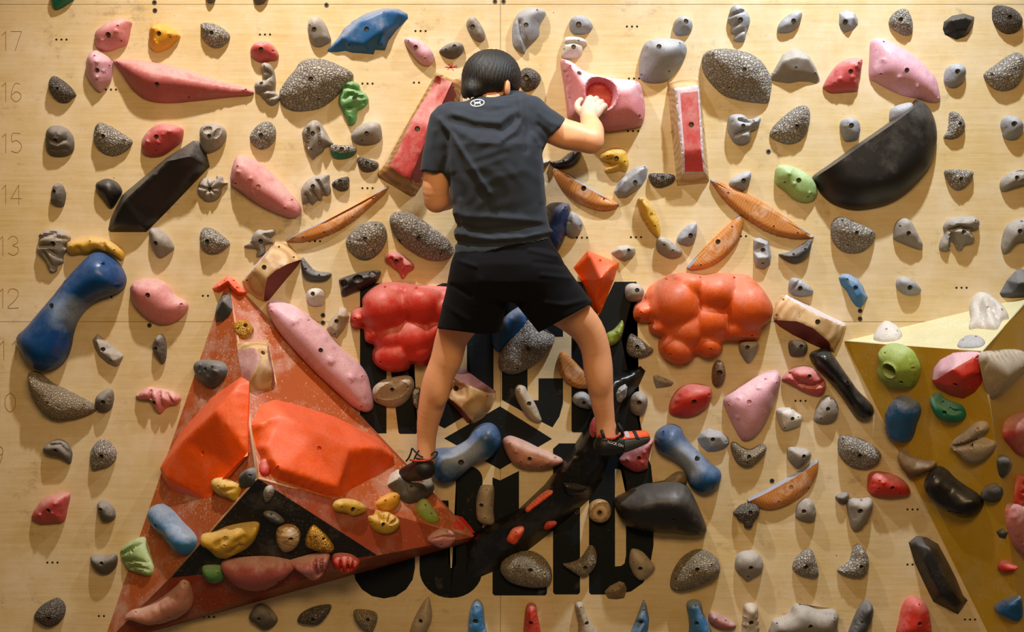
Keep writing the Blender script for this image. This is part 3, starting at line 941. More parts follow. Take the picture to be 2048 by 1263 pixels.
hold('A','rockd','290,515 300,480 325,455 365,475 410,510 452,565 430,590 400,615 350,610 310,570',4.5,'347,535,10','dark grey rough hold beside the routed 16',rough=3)
hold('A','greyd','270,850 272,800 300,760 345,752 390,765 425,800 440,850 435,905 400,935 345,942 295,930 272,890',4.5,'338,845,10',
     'dark grey round hold with a face-like dent beside the routed 15',bumps='315,797,26,.7 368,797,26,.7',grooves='300,892 345,900 392,890|300,840 345,862 392,840',gw=10,gd=.12)
hold('A','rock','560,820 570,770 600,735 650,750 710,785 770,825 792,850 770,890 720,925 670,937 610,915 570,870',5,'627,822,12 742,845,9 592,755,6',
     'grey pebbled half-moon hold below the long pink fin',rough=4,skew=.5)
hold('A','rose','845,870 860,820 900,775 960,742 1030,745 1090,765 1098,800 1085,850 1040,890 970,935 900,942 855,920',5.5,'945,825,13 932,905,6',
     'rose red domed hold with pimples above the black prism',bumps='1025,795,13,.5 890,855,12,.5 955,857,12,.5 985,812,9,.3',skew=.3)
hold('A','grey','1198,790 1215,755 1260,742 1310,745 1350,775 1358,820 1340,860 1310,895 1240,920 1210,885 1200,840',5,'1262,820,12',
     'grey hold with two scooped dents at the top end of the black prism',pockets='1252,783,26,20,20,1.6 1310,800,16,34,-30,1.2')
hold('W','black','382,279 397,278 409,303 416,331 328,423 288,463 210,463 215,437 239,388 329,313',12,'393,283,2','long black faceted prism volume slanting upward',
     name='climbing_volume',style='f',pts='222,452,4 246,402,11,1 333,322,12,1 379,312,12,1 404,325,7,1 282,455,4',cat='climbing volume')
hold('A','black','575,1105 610,1080 650,1072 700,1095 730,1145 715,1185 665,1255 620,1205 580,1150',4,'','small black rounded hold tucked against the black prism')
hold('A','grey','1185,1140 1195,1100 1235,1065 1290,1075 1305,1050 1335,1060 1345,1090 1368,1100 1335,1125 1325,1170 1300,1200 1255,1213 1215,1195 1190,1165',4,'1258,1137,12',
     'grey flower-shaped hold with petals',grooves='1258,1137 1185,1120|1258,1137 1205,1190|1258,1137 1262,1215|1258,1137 1320,1180|1258,1137 1345,1120|1258,1137 1300,1070|1258,1137 1235,1065',gw=7,gd=.16)
hold('A','greyd','303,1200 312,1140 340,1100 370,1110 390,1160 385,1215 370,1243 330,1235 305,1215',4,'328,1152,11','small dark grey knob beside the routed 14')
hold('W','pink','459,364 465,328 475,311 491,311 518,324 554,356 582,388 600,412 598,427 582,435 554,427 515,408 479,382',7.5,'518,374,4.4 582,398,2.4 569,416,2.2 477,333,2 470,366,2',
     'large pale pink elongated hold beside the grey flower',bumps='478,344,4.5,.5 503,358,4.5,.5 504,384,4,.4',skew=.25,lump=.05)
# --- second tile
hold('B','rose','-30,300 -10,265 30,247 80,252 120,285 140,330 125,360 85,365 60,375 20,370 -10,350 -28,330',4.5,'40,300,12 107,303,7','small rose red mushroom hold above the curled grey hold',skew=.4)
hold('B','grey','315,180 320,130 345,103 385,100 420,140 445,200 455,240 430,262 385,280 345,265 325,225',4.5,'358,180,13 330,155,6','pale grey hold touching the tip of the blue wing')
hold('B','blue','428,297 470,250 510,200 530,165 590,115 670,70 770,42 860,45 915,75 920,105 880,145 845,180 800,240 780,297 720,295 710,322 640,315 580,312 540,300 495,308 435,308',6,
     '670,173,13 562,265,6','large blue wing-shaped hold at the top',style='f',pts='470,270,3 520,225,4.5 560,190,5 640,120,5.5 768,62,5.5,0 772,180,6,1 765,270,4,1 650,265,4.5 690,305,2.5 860,75,3.5 830,150,3 560,255,4.5')
hold('B','lilac','897,250 905,232 940,225 990,240 1040,275 1072,320 1075,355 1055,388 1015,393 970,360 930,305',4.5,'968,287,12 1022,353,7 923,247,5','small pink elongated hold up and aside of the climber\'s head')
hold('B','greyd','1107,310 1125,285 1165,260 1215,252 1248,265 1255,295 1235,330 1190,352 1140,340',3.5,'1200,280,11 1148,300,8','dark grey oval hold just above the red ink doodle')
hold('B','grey','1270,140 1285,110 1315,98 1345,125 1375,175 1385,215 1375,240 1345,247 1305,220 1280,180',4.5,'1310,163,13','grey elongated hold straight above the climber\'s head')
hold('B','rock','140,565 150,530 190,470 235,420 270,370 330,350 420,355 510,390 575,425 587,460 560,500 515,545 470,590 400,640 320,660 230,662 170,635 145,605',9,
     '340,480,13 378,590,7 155,567,6','big grey stone-textured boulder hold above the green curl',rough=5,skew=.4)
hold('B','grey','37,415 45,380 85,380 110,415 122,490 115,540 140,575 140,605 105,630 65,610 35,575 0,545 -5,510 20,482 50,480',5,'38,500,11 58,400,6',
     'grey curled hold between the pink fin and the big boulder',grooves='60,470 95,450 70,430|15,560 70,535 110,540|50,590 120,570',gw=11,gd=.25)
hold('B','green','520,540 525,500 570,485 620,500 635,535 660,555 680,590 675,620 645,650 615,665 610,710 595,745 560,750 545,710 520,660 500,615 505,570',4.5,'600,592,13 568,703,6',
     'green swirled hold hanging under the big boulder',grooves='535,520 590,530 640,550|540,590 570,565 640,585|560,650 600,640 650,610',gw=12,gd=.22)
hold('B','crack','-35,830 -15,780 30,740 80,727 115,760 123,810 110,850 75,885 30,895 -10,870',4.5,'37,815,13','cracked grey hold straight below the curled grey one',rough=4)
hold('B','grey','280,800 300,760 340,725 380,725 415,770 445,825 468,865 420,885 405,910 370,935 345,955 320,920 297,870 310,860 290,830',5.5,'350,805,13 337,897,7',
     'grey arrow-shaped hold with a raised shaft, beside the small green rock',grooves='322,780 318,880|382,775 388,890',gw=9,gd=.2)
hold('B','crack','452,905 455,870 520,870 580,873 605,885 607,915 570,945 500,955 465,940',3.5,'523,897,12 487,890,6 565,890,6','small stone hold with a green lower rim',rough=3,
     parts=(('green_rim','teal','440,905 470,912 520,918 570,915 620,900 620,970 440,970'),))
hold('B','grey','575,815 590,785 640,745 690,727 740,735 757,765 762,820 745,850 690,870 630,868 585,845',4.5,'672,803,12 642,843,6','pale grey domed hold beside the small green-rimmed stone')
hold('B','rockd','612,965 625,942 680,955 730,970 743,990 725,1020 675,1033 635,1018',3.2,'675,982,11 700,985,5 652,958,5','small grey rock chip under the pale grey dome',rough=3)
hold('B','grey','275,1140 300,1095 350,1060 440,1045 443,1090 455,1150 430,1175 405,1170 400,1200 370,1205 345,1230 320,1215 285,1225 275,1180',4.8,'350,1122,13',
     'grey claw-like hold with ridged fingers',grooves='375,1085 415,1165|345,1150 375,1205|305,1170 322,1218',gw=9,gd=.25)
hold('B','rockd','460,1105 490,1078 540,1062 563,1065 565,1110 555,1140 515,1147 480,1130',3.2,'513,1092,12 478,1100,5','tiny dark rock hold beside the grey claw',rough=3)
# --- third tile
hold('C','greyb','12,220 15,150 45,80 100,48 160,43 210,65 213,90 180,150 175,210 130,260 100,290 85,320 50,305 20,275',4.5,'97,153,13 163,62,6',
     'blue-grey crescent hold with a curved rim, above and aside of the climber\'s head',grooves='60,130 70,200 100,280',gw=12,gd=.22)
hold('C','greyb','358,160 362,120 390,95 440,92 480,120 500,158 470,195 400,203 370,190',4.2,'413,148,15','blue-grey knob above the small pale jug')
hold('C','white','310,340 315,290 330,225 400,220 450,235 465,265 440,280 435,320 400,345 350,352',4.5,'382,283,13 325,293,6 412,245,6','small whitish jug hold on top of the pink hole volume',grooves='340,260 380,255 430,262',gw=10,gd=.2)
hold('C','rockd','45,480 60,430 100,405 150,420 185,455 180,495 150,530 100,548 70,530',4.5,'97,470,16','grey pitted rock hold beside the climber\'s ear',rough=6)
hold('C','greyb','983,165 995,120 1030,97 1075,105 1100,140 1095,180 1070,205 1010,210 990,190',4.5,'1058,130,14','small blue-grey cup hold above the large smooth grey dome')
hold('C','greyb','1312,110 1320,80 1335,40 1365,27 1400,45 1440,90 1445,140 1425,190 1415,240 1385,250 1345,240 1355,210 1330,195 1330,150 1312,130',4,'1385,123,14',
     'gnarled blue-grey hold like a twisted root at the top',grooves='1328,92 1400,68|1328,165 1375,140|1345,212 1405,180',gw=9,gd=.25)
hold('C','greyb','785,340 800,280 830,240 900,225 980,228 1045,245 1068,290 1055,350 1010,420 960,475 900,495 830,492 785,465 778,400',9,'893,285,14 1020,260,6 797,437,8 963,422,7',
     'large smooth grey domed hold between pink hole volume and upright red bar',skew=.45,p=1.8,lump=.05)
hold('C','rock','1160,380 1165,330 1200,300 1300,290 1420,310 1500,350 1550,410 1580,480 1575,560 1560,610 1500,612 1400,600 1290,565 1210,490 1170,430',10,
     '1405,425,12 1217,322,6 1325,520,6 1467,562,6','big grey stone-textured boulder hold beside the upright red bar',rough=5,skew=.45)
hold('C','hole_pink','305,365 330,352 380,370 450,420 560,455 690,470 780,490 805,560 818,640 810,720 780,755 680,775 560,785 430,740 355,715 340,620 325,500',14,
     '417,440,13 362,395,6 785,695,9 765,490,6','large pink volume with a deep round hole that the climber grips',name='climbing_volume',cat='climbing volume',
     pockets='545,560,86,100,16,12',w=.8,p=1.9,skew=.12,lump=.04,res=1.7,smooth=2,
     parts=(('hole_lining','red','537,470 577,476 612,516 626,566 618,618 594,648 556,656 514,642 483,601 468,550 475,506 502,477'),))
hold('C','greyb','1312,770 1320,700 1360,683 1410,690 1440,715 1500,700 1510,725 1480,775 1450,790 1448,840 1400,868 1355,855 1330,820',6,'1400,760,13 1465,725,8',
     'blue-grey saddle hold with a diagonal bar under the big boulder',grooves='1365,805 1420,785 1480,755|1380,720 1440,735',gw=11,gd=.2)
hold('C','black','240,975 300,960 360,915 415,900 428,925 400,980 350,1010 290,1010',4,'322,968,6 380,925,6','black crescent hold beneath the climber\'s bent elbow')
hold('C','grey','150,970 235,962 240,975 205,1010 180,1018 150,1005',3,'','grey hold tip peeping out beside the climber\'s back')
hold('C','yellow','540,940 570,905 630,885 690,900 710,950 718,980 700,1030 660,1025 620,1035 575,1035 570,1000 605,985 555,965',4.2,'640,953,13 585,940,6 690,972,6',
     'yellow skull-like hold under the pink hole volume',grooves='548,968 612,952|575,1005 640,985|665,1000 668,1030',gw=8,gd=.25)
hold('C','wood','255,1030 270,1005 330,1030 450,1110 560,1170 640,1210 657,1235 620,1260 550,1268 450,1240 350,1180 285,1100',2.6,'443,1132,14 565,1197,6',
     'wooden half-moon hold with rings below the black crescent',name='wooden_climbing_hold',lip='270,1005 657,1235',w=.5,p=2.0,skew=0,lump=0,
     parts=(('lip_edge','lip','255,990 275,1012 330,1040 450,1119 560,1179 640,1219 665,1240 672,1225 450,1090 280,985'),),group='wooden half-moon holds')
hold('C','greyb','625,1150 650,1090 700,1040 760,1000 815,990 833,1010 825,1070 800,1110 760,1150 700,1190 650,1190',5,'755,1095,13 815,998,6','pale chalky grey hold with a sharp ridge, above the slim yellow hold',
     style='f',pts='640,1150,2.5 690,1085,4.5,1 770,1030,4.5,1 820,1005,2,1 760,1110,4 700,1160,3')
hold('C','rockd','835,1060 850,1040 920,1040 985,1050 995,1075 970,1105 900,1128 855,1110',3.2,'917,1070,11 885,1052,5','flat dark rock chip hold at the foot of the upright red bar',rough=3)
hold('C','greyb','1320,1105 1345,1065 1400,1035 1447,1030 1450,1075 1430,1125 1395,1150 1350,1140',4,'1403,1087,13','blue-grey hold above the long slim wooden hold')
hold('W','wood','1422,357 1470,375 1520,400 1570,432 1622,468 1625,475 1590,478 1540,466 1490,437 1450,402 1428,372',2.6,'1456,386,2.3 1547,453,2.3 1595,466,2.3',
     'long slim wooden half-moon hold slanting down to a dark crescent',name='wooden_climbing_hold',lip='1422,357 1622,468',w=.5,p=2.0,skew=0,lump=0,group='wooden half-moon holds',
     parts=(('lip_edge','lip','1420,352 1470,378 1520,404 1570,436 1624,473 1630,464 1572,424 1470,366'),))
hold('W','yellow','1275,400 1285,395 1305,412 1318,440 1322,465 1316,475 1300,460 1282,430',4,'1303,429,3.6 1284,400,2 1310,452,2','slim yellow hold pointing down to a grey half-moon')
hold('W','navy','1092,412 1130,404 1141,415 1138,445 1128,478 1110,505 1085,480',6,'1131,416,3','navy blue hold partly behind the climber\'s back')
# upright red bar (third tile) and slanting red bar (second tile)
hold('C','woodp','950,482 1142,455 1176,760 1207,1096 1010,1115 978,800',10,'1088,752,15 986,780,6 1172,772,6','upright red grip bar on a tapered wooden block',name='climbing_volume',style='f',cat='climbing volume',
     pts='990,530,8.5 1138,508,8.5,1 1166,908,10,1 1178,1040,6.5,1 1036,1046,6.5,1 1030,914,10,1 990,531,8.5,1 1022,560,8.6 1130,548,8.6,1 1150,903,9.95,1 1050,909,9.95,1 1023,561,8.6,1 1052,1036,6.6,20 1164,1032,6.6,19',
     parts=(('red_grip','barred','1022,559 1130,547 1151,903 1166,1034 1050,1038 1049,909'),('chalked_frame','lav','985,522 1142,500 1170,908 1182,1042 1030,1050 1026,914')))
hold('B','woodd','1088,428 1195,470 1250,452 1232,600 1130,820 1012,1095 950,1190 720,1052 775,985 900,760',10,'978,777,15','slanting red grip bar on a wooden block beside the climber',name='climbing_volume',style='f',cat='climbing volume',
     pts='1096,445,8 1185,490,8,1 1060,760,9.5,1 928,1080,9,1 812,1002,9,1 940,720,9,1 1098,446,8,1',
     parts=(('red_grip','barred','1096,445 1185,490 1060,760 928,1080 812,1002 940,720'),('shaded_red_flank','maroon','1185,490 1060,760 928,1080 985,1090 1120,800 1210,560')))  # maroon on the flank paints its shade into the red
# --- fourth tile
hold('D','greyb','82,180 100,130 150,85 200,65 230,75 225,115 200,160 160,190 105,195',3.8,'177,128,14','blue-grey slanted oval hold above the grey arch hold')
hold('D','greyb','455,140 458,75 500,52 550,70 570,110 572,145 545,175 490,195 465,170',4,'495,128,13','small blue-grey angular hold above the red pimpled hold',style='f',pts='490,110,4 540,105,3.6 520,160,3')
hold('D','crack','755,130 775,85 820,52 865,60 885,100 900,150 890,200 850,210 800,185 765,155',4.2,'822,118,13','cracked grey hold above the large lilac-pink one',rough=4)
hold('D','black','1082,170 1090,125 1140,88 1210,75 1275,95 1270,140 1240,200 1215,218 1165,235 1120,215 1095,205',4.5,'','black jagged hold at the top',style='f',pts='1130,120,4 1210,105,4.5,1 1250,120,3.5 1160,180,3 1220,180,3')
hold('D','rockd','1380,90 1390,35 1440,32 1510,55 1550,100 1560,140 1530,185 1470,200 1420,175 1390,135',5,'1475,108,12','dark rocky hold in the upper corner of the wall',rough=4)
hold('D','grey','40,460 75,400 120,320 180,285 230,290 280,330 320,400 345,470 360,512 320,500 280,488 220,485 160,497 100,490 50,480',6.5,'197,405,9 63,430,7 322,432,7',
     'grey arch-shaped hold like a shark fin',style='f',pts='55,450,2 110,368,5.5,1 190,342,7,1 270,355,5.5,1 330,455,2,1 190,430,5 120,450,3 270,440,3')
hold('D','rose','360,515 400,440 450,380 510,350 585,352 592,390 575,480 568,540 500,552 410,557 370,535',5,'517,433,13 565,382,6 428,497,6','rose red hold with pimples touching the arch hold',
     bumps='555,402,11,.4 533,467,14,.5 455,475,14,.5 552,490,10,.4',skew=.35)
hold('D','lilac','640,460 642,330 650,245 690,222 740,230 820,270 910,325 980,390 1040,460 1060,520 1072,590 1055,612 1000,613 930,590 840,570 750,530 680,490',8,
     '855,425,14 710,443,8 728,245,6','large lilac-pink hold resting on the big black half disc',bumps='718,360,14,.5 813,467,14,.5 925,520,12,.4',p=1.5,skew=.1,lump=.05)
hold('D','greyb','1088,470 1100,410 1140,382 1190,385 1215,420 1210,470 1175,515 1130,525 1095,500',4.5,'1160,432,14','small blue-grey knob beside the large lilac-pink hold')
hold('D','rock','1330,455 1345,425 1400,385 1460,340 1520,312 1560,340 1568,420 1545,490 1490,535 1420,540 1365,510',5.5,'1375,447,9 1508,415,9','grey pebbled half-moon hold at the picture edge',rough=4)
hold('D','rock','40,795 70,745 130,690 190,645 240,632 275,660 280,720 262,790 220,845 150,865 85,845 45,820',5.5,'198,760,12 75,800,7 237,655,5','grey pebbled hold above the light green one',rough=4,skew=.45)
hold('D','greyb','460,755 475,715 525,705 570,730 582,770 570,830 535,845 490,845 470,800',4.5,'522,757,14','small blue-grey knob beside the straight edge of the black half disc')
hold('D','greyb','758,700 770,650 830,622 890,618 900,680 820,740 765,730',4,'','grey hold peeping from behind the black half disc')
hold('D','black','300,1060 400,985 560,870 720,760 880,640 930,590 985,620 1030,690 1053,790 1045,900 1010,1000 950,1080 880,1150 780,1215 660,1250 540,1258 430,1225 360,1170 325,1115',12,
     '','big black half-disc volume',name='climbing_volume',cat='climbing volume',lip='300,1060 930,590',w=.45,p=1.7,skew=.1,lump=.02)
hold('D','rock','1120,680 1140,668 1180,690 1205,730 1212,770 1185,810 1140,832 1085,825 1105,790 1115,740',4,'1178,745,11','cracked crescent rock hold beside the black half disc',rough=4)
hold('D','greyb','1430,750 1445,705 1490,693 1540,715 1565,760 1545,815 1500,840 1450,825 1440,790',4.8,'1500,747,15','blue-grey knob at the picture edge, level with the black half disc')
hold('D','pgreen','68,1080 75,1010 110,988 180,1000 250,1035 300,1080 325,1140 315,1190 265,1217 190,1200 120,1140 80,1110',5,'207,1085,14 125,1098,7 268,1183,6','light green hold with pimples at the tip of the black half disc',
     bumps='150,1045,11,.4 180,1105,13,.5 275,1160,10,.4')
hold('D','rock','1088,1030 1120,1015 1190,1018 1255,1030 1258,1060 1225,1110 1180,1142 1140,1130 1110,1090',4.2,'1183,1077,12','small pebbled half-moon hold, flat side up, beyond the black half disc',rough=4)
hold('D','grey','1425,1110 1440,1070 1480,1035 1530,1017 1590,1030 1600,1090 1570,1110 1500,1130 1440,1150',4.5,'1518,1070,13','grey scooped hold cut by the picture edge, level with the row 14 holds',pockets='1542,1036,22,14,0,1.2 1560,1090,18,14,0,1.0')
# --- fifth tile
hold('E','grey','220,225 235,185 230,155 265,120 330,110 380,125 415,155 415,180 390,215 400,240 375,275 375,315 340,335 335,365 305,378 285,350 265,300 225,255',5,'323,203,14',
     'grey fan-shaped hold with ribs beside the yellow arch',grooves='235,165 330,140|230,215 310,212|300,245 375,300|260,255 310,350|345,165 410,172',gw=11,gd=.2)
hold('E','yellow','400,225 405,195 450,175 540,160 620,170 690,200 740,245 742,285 725,300 690,280 650,260 600,245 560,250 530,265 480,265 430,270 402,250',4.5,'430,222,6 545,188,6 687,242,7',
     'yellow moustache-shaped hold capping the big blue bone',grooves='470,235 480,262|620,205 640,250',gw=16,gd=.14)
hold('E','blued','510,290 560,252 620,255 690,300 735,370 747,430 720,485 660,515 590,540 520,585 460,660 430,740 415,820 390,890 340,945 260,972 190,950 130,880 98,800 100,750 150,705 220,620 300,530 370,440 440,360',12,
     '310,577,16 622,323,9 685,457,5','big glossy blue bone-shaped hold under the yellow moustache',skew=.1,lump=.05,p=2.2)
hold('E','grey','895,140 905,110 940,103 985,130 1020,170 1043,220 1030,245 965,285 930,255 905,200',4.5,'938,200,13','smooth grey hold below the black prism')
hold('E','crack','1198,180 1210,120 1245,100 1300,125 1350,165 1380,198 1355,230 1300,262 1240,255 1210,220',5,'1248,190,13','crackled grey hold straight above the orange volume tip',rough=4)
hold('F','grey','-70,215 -30,190 -15,150 20,115 60,120 110,115 118,140 90,165 105,195 60,205 60,250 45,270 5,278 10,235 -30,225',4.5,'33,187,13','grey star-shaped hold above the pale wooden barrel block',grooves='60,150 100,180|-20,200 15,240',gw=10,gd=.15)
hold('E','pink','778,500 785,450 820,420 890,408 960,420 1010,455 1050,510 1110,545 1127,580 1110,620 1070,660 1000,690 920,680 850,630 800,570',8,'895,512,14 1083,567,9 797,452,6','large smooth pink domed hold beside the big blue bone',skew=.3,lump=.05)
hold('E','grey','548,780 580,740 610,765 680,825 740,875 710,935 690,945 640,925 590,880 560,830',4.2,'612,838,13 660,905,6','grey faceted bar hold beside the tail of the blue bone',style='f',pts='585,790,3.2 605,850,3.8,0 680,905,4,1 660,860,4 700,900,3')
hold('E','greyd','915,830 930,775 960,745 985,760 998,820 995,890 975,925 945,895 925,860',4,'938,833,11','narrow dark grey hold below the large pink dome')
hold('E','rockp','170,1000 185,968 240,985 310,1040 400,1085 490,1130 560,1170 572,1200 540,1225 480,1250 390,1268 310,1265 250,1220 200,1150 175,1070',7,'290,1157,8 495,1175,8 195,1003,5 222,1145,5',
     'long beige scaly rock hold under the big blue bone',rough=4,skew=.4)
hold('E','greyd','568,1150 585,1110 630,1080 665,1075 680,1110 675,1165 655,1205 610,1218 575,1195',4.2,'622,1155,13','small grey knob at the end of the scaly rock hold')
hold('E','pink','815,1110 840,1095 890,1062 940,1070 1000,1080 1060,1105 1085,1135 1060,1170 1020,1175 990,1195 960,1225 925,1195 900,1145 850,1140 818,1128',4.2,'925,1158,12 840,1110,5',
     'pink starfish-like hold at the flank of the orange volume',grooves='905,1085 905,1130|955,1090 970,1190|1000,1100 1035,1160',gw=10,gd=.22)
hold('E','slate','1170,960 1185,910 1230,897 1300,900 1340,920 1353,960 1335,1010 1275,1070 1220,1050 1185,1010',4.5,'1248,960,13','dark grey round hold with knobs on the orange volume',on='VL',
     bumps='1220,935,12,.5 1290,935,12,.5 1297,970,12,.5 1210,980,10,.5 1255,1005,12,.5')
hold('E','slate','1275,630 1290,560 1325,500 1370,455 1372,510 1385,590 1370,620 1330,660 1295,693 1282,670',4,'1303,565,11 1325,515,6','slim dark grey hold beneath the bright orange tip cap',on='VL',style='f',pts='1300,610,3 1340,540,3.8,1 1365,490,2,1 1345,620,3')
hold('W','fluo','422,576 432,565 446,556 456,549 466,557 476,568 495,584 486,592 472,597 461,593 456,576 436,586 426,583',5,'433,571,1.6 464,560,2 473,575,2.4 446,561,1.5','bright orange forked cap at the top tip of the orange volume',
     style='f',pts='436,573,3.5 456,560,5,1 478,584,4.5,1 462,575,4')
hold('E','ygrain','1410,690 1420,668 1470,662 1510,690 1530,720 1505,760 1460,765 1425,735',3.5,'1475,695,12 1437,703,6','small yellow hold high on the orange volume',on='VR')
# --- sixth tile
hold('W','wood','573,478 600,463 650,440 700,415 740,393 775,371 771,385 745,410 710,440 670,465 620,482 580,484',2.6,'705,435,2.3 606,475,2.3 648,465,2.3 746,398,2.3',
     'long slim wooden half-moon hold ending under the slanting red bar',name='wooden_climbing_hold',lip='573,478 775,371',w=.5,p=2.0,skew=0,lump=0,group='wooden half-moon holds',
     parts=(('lip_edge','lip','565,482 600,467 650,444 700,419 740,397 778,374 772,362 570,470'),))
hold('F','rock','543,190 560,150 620,95 680,68 740,65 775,90 792,140 785,190 755,245 700,290 640,297 585,265 550,220',6,'662,173,12 568,192,9 725,90,6 710,240,6','grey pebbled hold under the slim wooden half-moon',rough=5,skew=.4)
hold('F','rock','808,80 815,30 850,8 920,10 1000,50 1080,110 1150,165 1190,220 1195,255 1150,295 1060,300 980,270 900,215 840,150',7,'985,170,12 868,25,6 865,177,6 1168,212,6 1115,262,6','long grey stone-textured hold touching the climber\'s waist',rough=5,skew=.4)
hold('F','rose','780,285 795,260 850,248 900,275 950,320 955,350 920,375 900,405 880,408 865,375 840,355 810,325 785,310',4,'852,307,12 918,338,7 797,270,6','small jagged rose red hold above the red cloud',grooves='820,290 850,350|880,300 890,390',gw=9,gd=.22)
hold('F','slate','275,310 285,282 310,310 360,360 450,375 453,400 420,425 360,430 305,415 280,370',4,'305,353,7 385,390,6','dark slate crescent hold beside the wooden barrel block')
hold('F','black','502,420 550,395 640,370 740,360 755,385 730,430 690,455 640,480 590,495 540,518 515,505 518,460',4.5,'','black hold with a row of finger pockets',pockets='535,440,20,22,0,1.8 620,412,28,22,10,1.8 708,385,22,16,0,1.6')
hold('F','white','305,515 325,475 370,465 410,480 420,530 405,570 350,575 320,555',4,'348,503,13','small pale grey knob under the slate crescent')
hold('F','beige','425,715 450,655 510,580 550,590 567,640 540,710 490,775 455,755',4.5,'488,668,12 475,745,6','beige faceted hold beside the top of the red cloud',style='f',pts='450,700,3.5 500,630,4.5,1 535,640,3.5 490,730,4')
hold('F','red','565,660 575,610 610,585 640,580 640,530 690,470 760,435 870,430 1000,450 1100,455 1180,470 1230,560 1200,700 1130,760 1090,850 1060,905 1010,940 940,930 920,960 850,978 770,965 710,920 700,860 710,815 660,790 650,735 640,715 590,715 570,690',13,
     '780,460,7 970,467,7 598,652,8 750,915,8','big red bulbous cloud-shaped volume behind the climber\'s leg',name='climbing_volume',cat='climbing volume',
     blobs='605,650,58,.55 770,590,150,1.05 1010,560,150,1.0 1150,600,110,.9 690,760,66,.6 810,770,110,.8 960,770,130,.85 820,885,125,.8 990,860,100,.75 1090,750,110,.8 860,480,140,.6',skew=.12,lump=.03,res=1.3)
hold('F','lilac','65,570 80,545 130,540 230,575 330,640 430,730 530,840 620,920 670,990 690,1060 710,1170 690,1210 650,1215 580,1180 480,1090 350,970 220,830 130,720 75,620',9,
     '398,842,13 97,608,7 320,662,7 645,1002,8 637,1185,7','long pale pink bar hold with three lumps along the orange volume',bumps='240,655,32,.8 465,900,26,.8 590,1000,26,.7',p=1.8,skew=.05,lump=.04)
hold('F','beige','703,1100 715,1060 770,1020 850,1000 920,995 950,1020 955,1070 930,1130 880,1175 820,1190 760,1175 715,1150',5.5,'825,1078,12 918,1065,7 728,1143,6','beige scooped jug hold under the red cloud',pockets='830,1085,90,45,18,1.6',skew=.5)
hold('F','rockp','945,1120 955,1075 985,1065 1000,1100 985,1190 955,1175',3.5,'','small pale rock hold half hidden by the climber\'s calf',rough=4)
hold('M','woodp','745,880 760,800 800,715 870,750 980,830 1080,900 1085,950 1050,1030 990,1100 920,1145 870,1140 800,1050 725,970',9,'782,883,20 1018,942,8 925,1105,7','wooden barrel block with maroon sides behind the climber\'s shin',style='f',name='climbing_volume',cat='climbing volume',
     pts='765,800,5 900,862,9,1 1010,908,7.5,1 1070,915,3,1 735,950,5 820,1020,7.5,1 900,1112,4,1 880,960,9 1000,1000,6',
     parts=(('maroon_side','maroon','755,795 765,801 900,863 1010,909 1072,917 1110,925 1100,870 980,790 800,690'),('maroon_side','maroon','700,930 735,949 820,1019 902,1113 905,1135 860,1170 690,990')),group='wooden barrel blocks')
hold('N','woodp','170,800 340,580 520,370 690,170 890,178 1115,460 1050,565 850,800 700,980 600,1105 540,1130 400,1085 270,985 190,890',9,'548,588,36 745,255,14 240,785,13 978,418,13','wooden barrel block with one maroon side above the orange volume',style='f',name='climbing_volume',cat='climbing volume',
     pts='205,800,2.5 375,600,8,1 550,405,8,1 715,195,2.5,1 530,1100,2.5 555,880,8,1 590,745,9.5,1 710,640,9.5,1 900,535,7,1 1095,468,2,1',
     parts=(('maroon_side','maroon','520,1140 529,1099 554,880 589,746 710,641 900,536 1096,469 1130,480 900,820 620,1150'),('chalked_edge','lav','150,800 206,798 376,598 551,403 716,193 690,150 320,560')),group='wooden barrel blocks')
hold('O','woodp','297,310 790,262 850,600 918,1000 885,1045 500,1090 420,1055 340,650',8,'678,517,36','wooden barrel block with mauve sides standing on the orange volume',style='f',on='VR',name='climbing_volume',cat='climbing volume',
     pts='320,325,1.5 560,430,6.5,1 610,560,8,1 600,700,8,1 520,860,6,1 440,1058,1,1 785,285,1.5 752,420,6,1 768,620,7,1 850,820,5,1 908,990,1,1',
     parts=(('mauve_side','mauve','280,300 321,326 560,431 609,560 599,700 519,860 439,1060 400,1080 320,650'),('mauve_side','mauve','785,270 786,286 753,420 769,620 851,820 909,990 940,1000 860,600 800,250')),group='wooden barrel blocks')
# --- seventh tile
hold('G','greyb','325,130 325,80 350,20 390,15 430,55 440,95 410,150 370,165',5,'430,92,7 362,73,9','pale grey hold overlapping the navy hold at the climber\'s waist')
hold('G','grey','605,258 650,215 710,207 755,225 757,260 740,290 690,312 640,290',3.6,'715,240,10','small grey faceted hold on top of the orange pyramid corner',style='f',pts='660,235,3.2 720,232,3.6 690,285,3')
hold('G','grey','880,210 890,165 930,163 980,190 1020,230 1037,255 1020,280 970,290 920,270 890,245',4,'927,213,9 980,243,7','grey half-moon hold at the tip of the slim yellow hold')
hold('G','greyb','1005,185 1020,140 1065,90 1105,73 1125,80 1125,140 1110,190 1080,213 1040,205',4.2,'1085,153,13','blue-grey hold between slim yellow hold and wooden half-moon')
hold('G','wood','1063,345 1110,290 1180,215 1260,135 1340,60 1385,30 1405,70 1390,150 1340,230 1270,300 1190,345 1110,360 1075,357',2.6,'1250,190,14 1335,100,6 1147,330,6','wooden half-moon hold standing steeply above the orange cloud',
     name='wooden_climbing_hold',lip='1063,345 1385,30',w=.5,p=2.0,skew=0,lump=0,group='wooden half-moon holds',parts=(('lip_edge','lip','1050,340 1070,352 1185,224 1265,144 1345,69 1388,40 1380,20 1170,200'),))
hold('G','greyb','1465,240 1468,170 1510,160 1560,185 1578,270 1570,330 1530,360 1480,345 1470,290',4.5,'1527,238,12 1525,322,9','grey block hold with two bolt holes above the orange cloud',style='f',pts='1495,190,3.8 1545,205,3.8 1555,280,4.5,0 1490,285,4.5,1 1525,335,3')
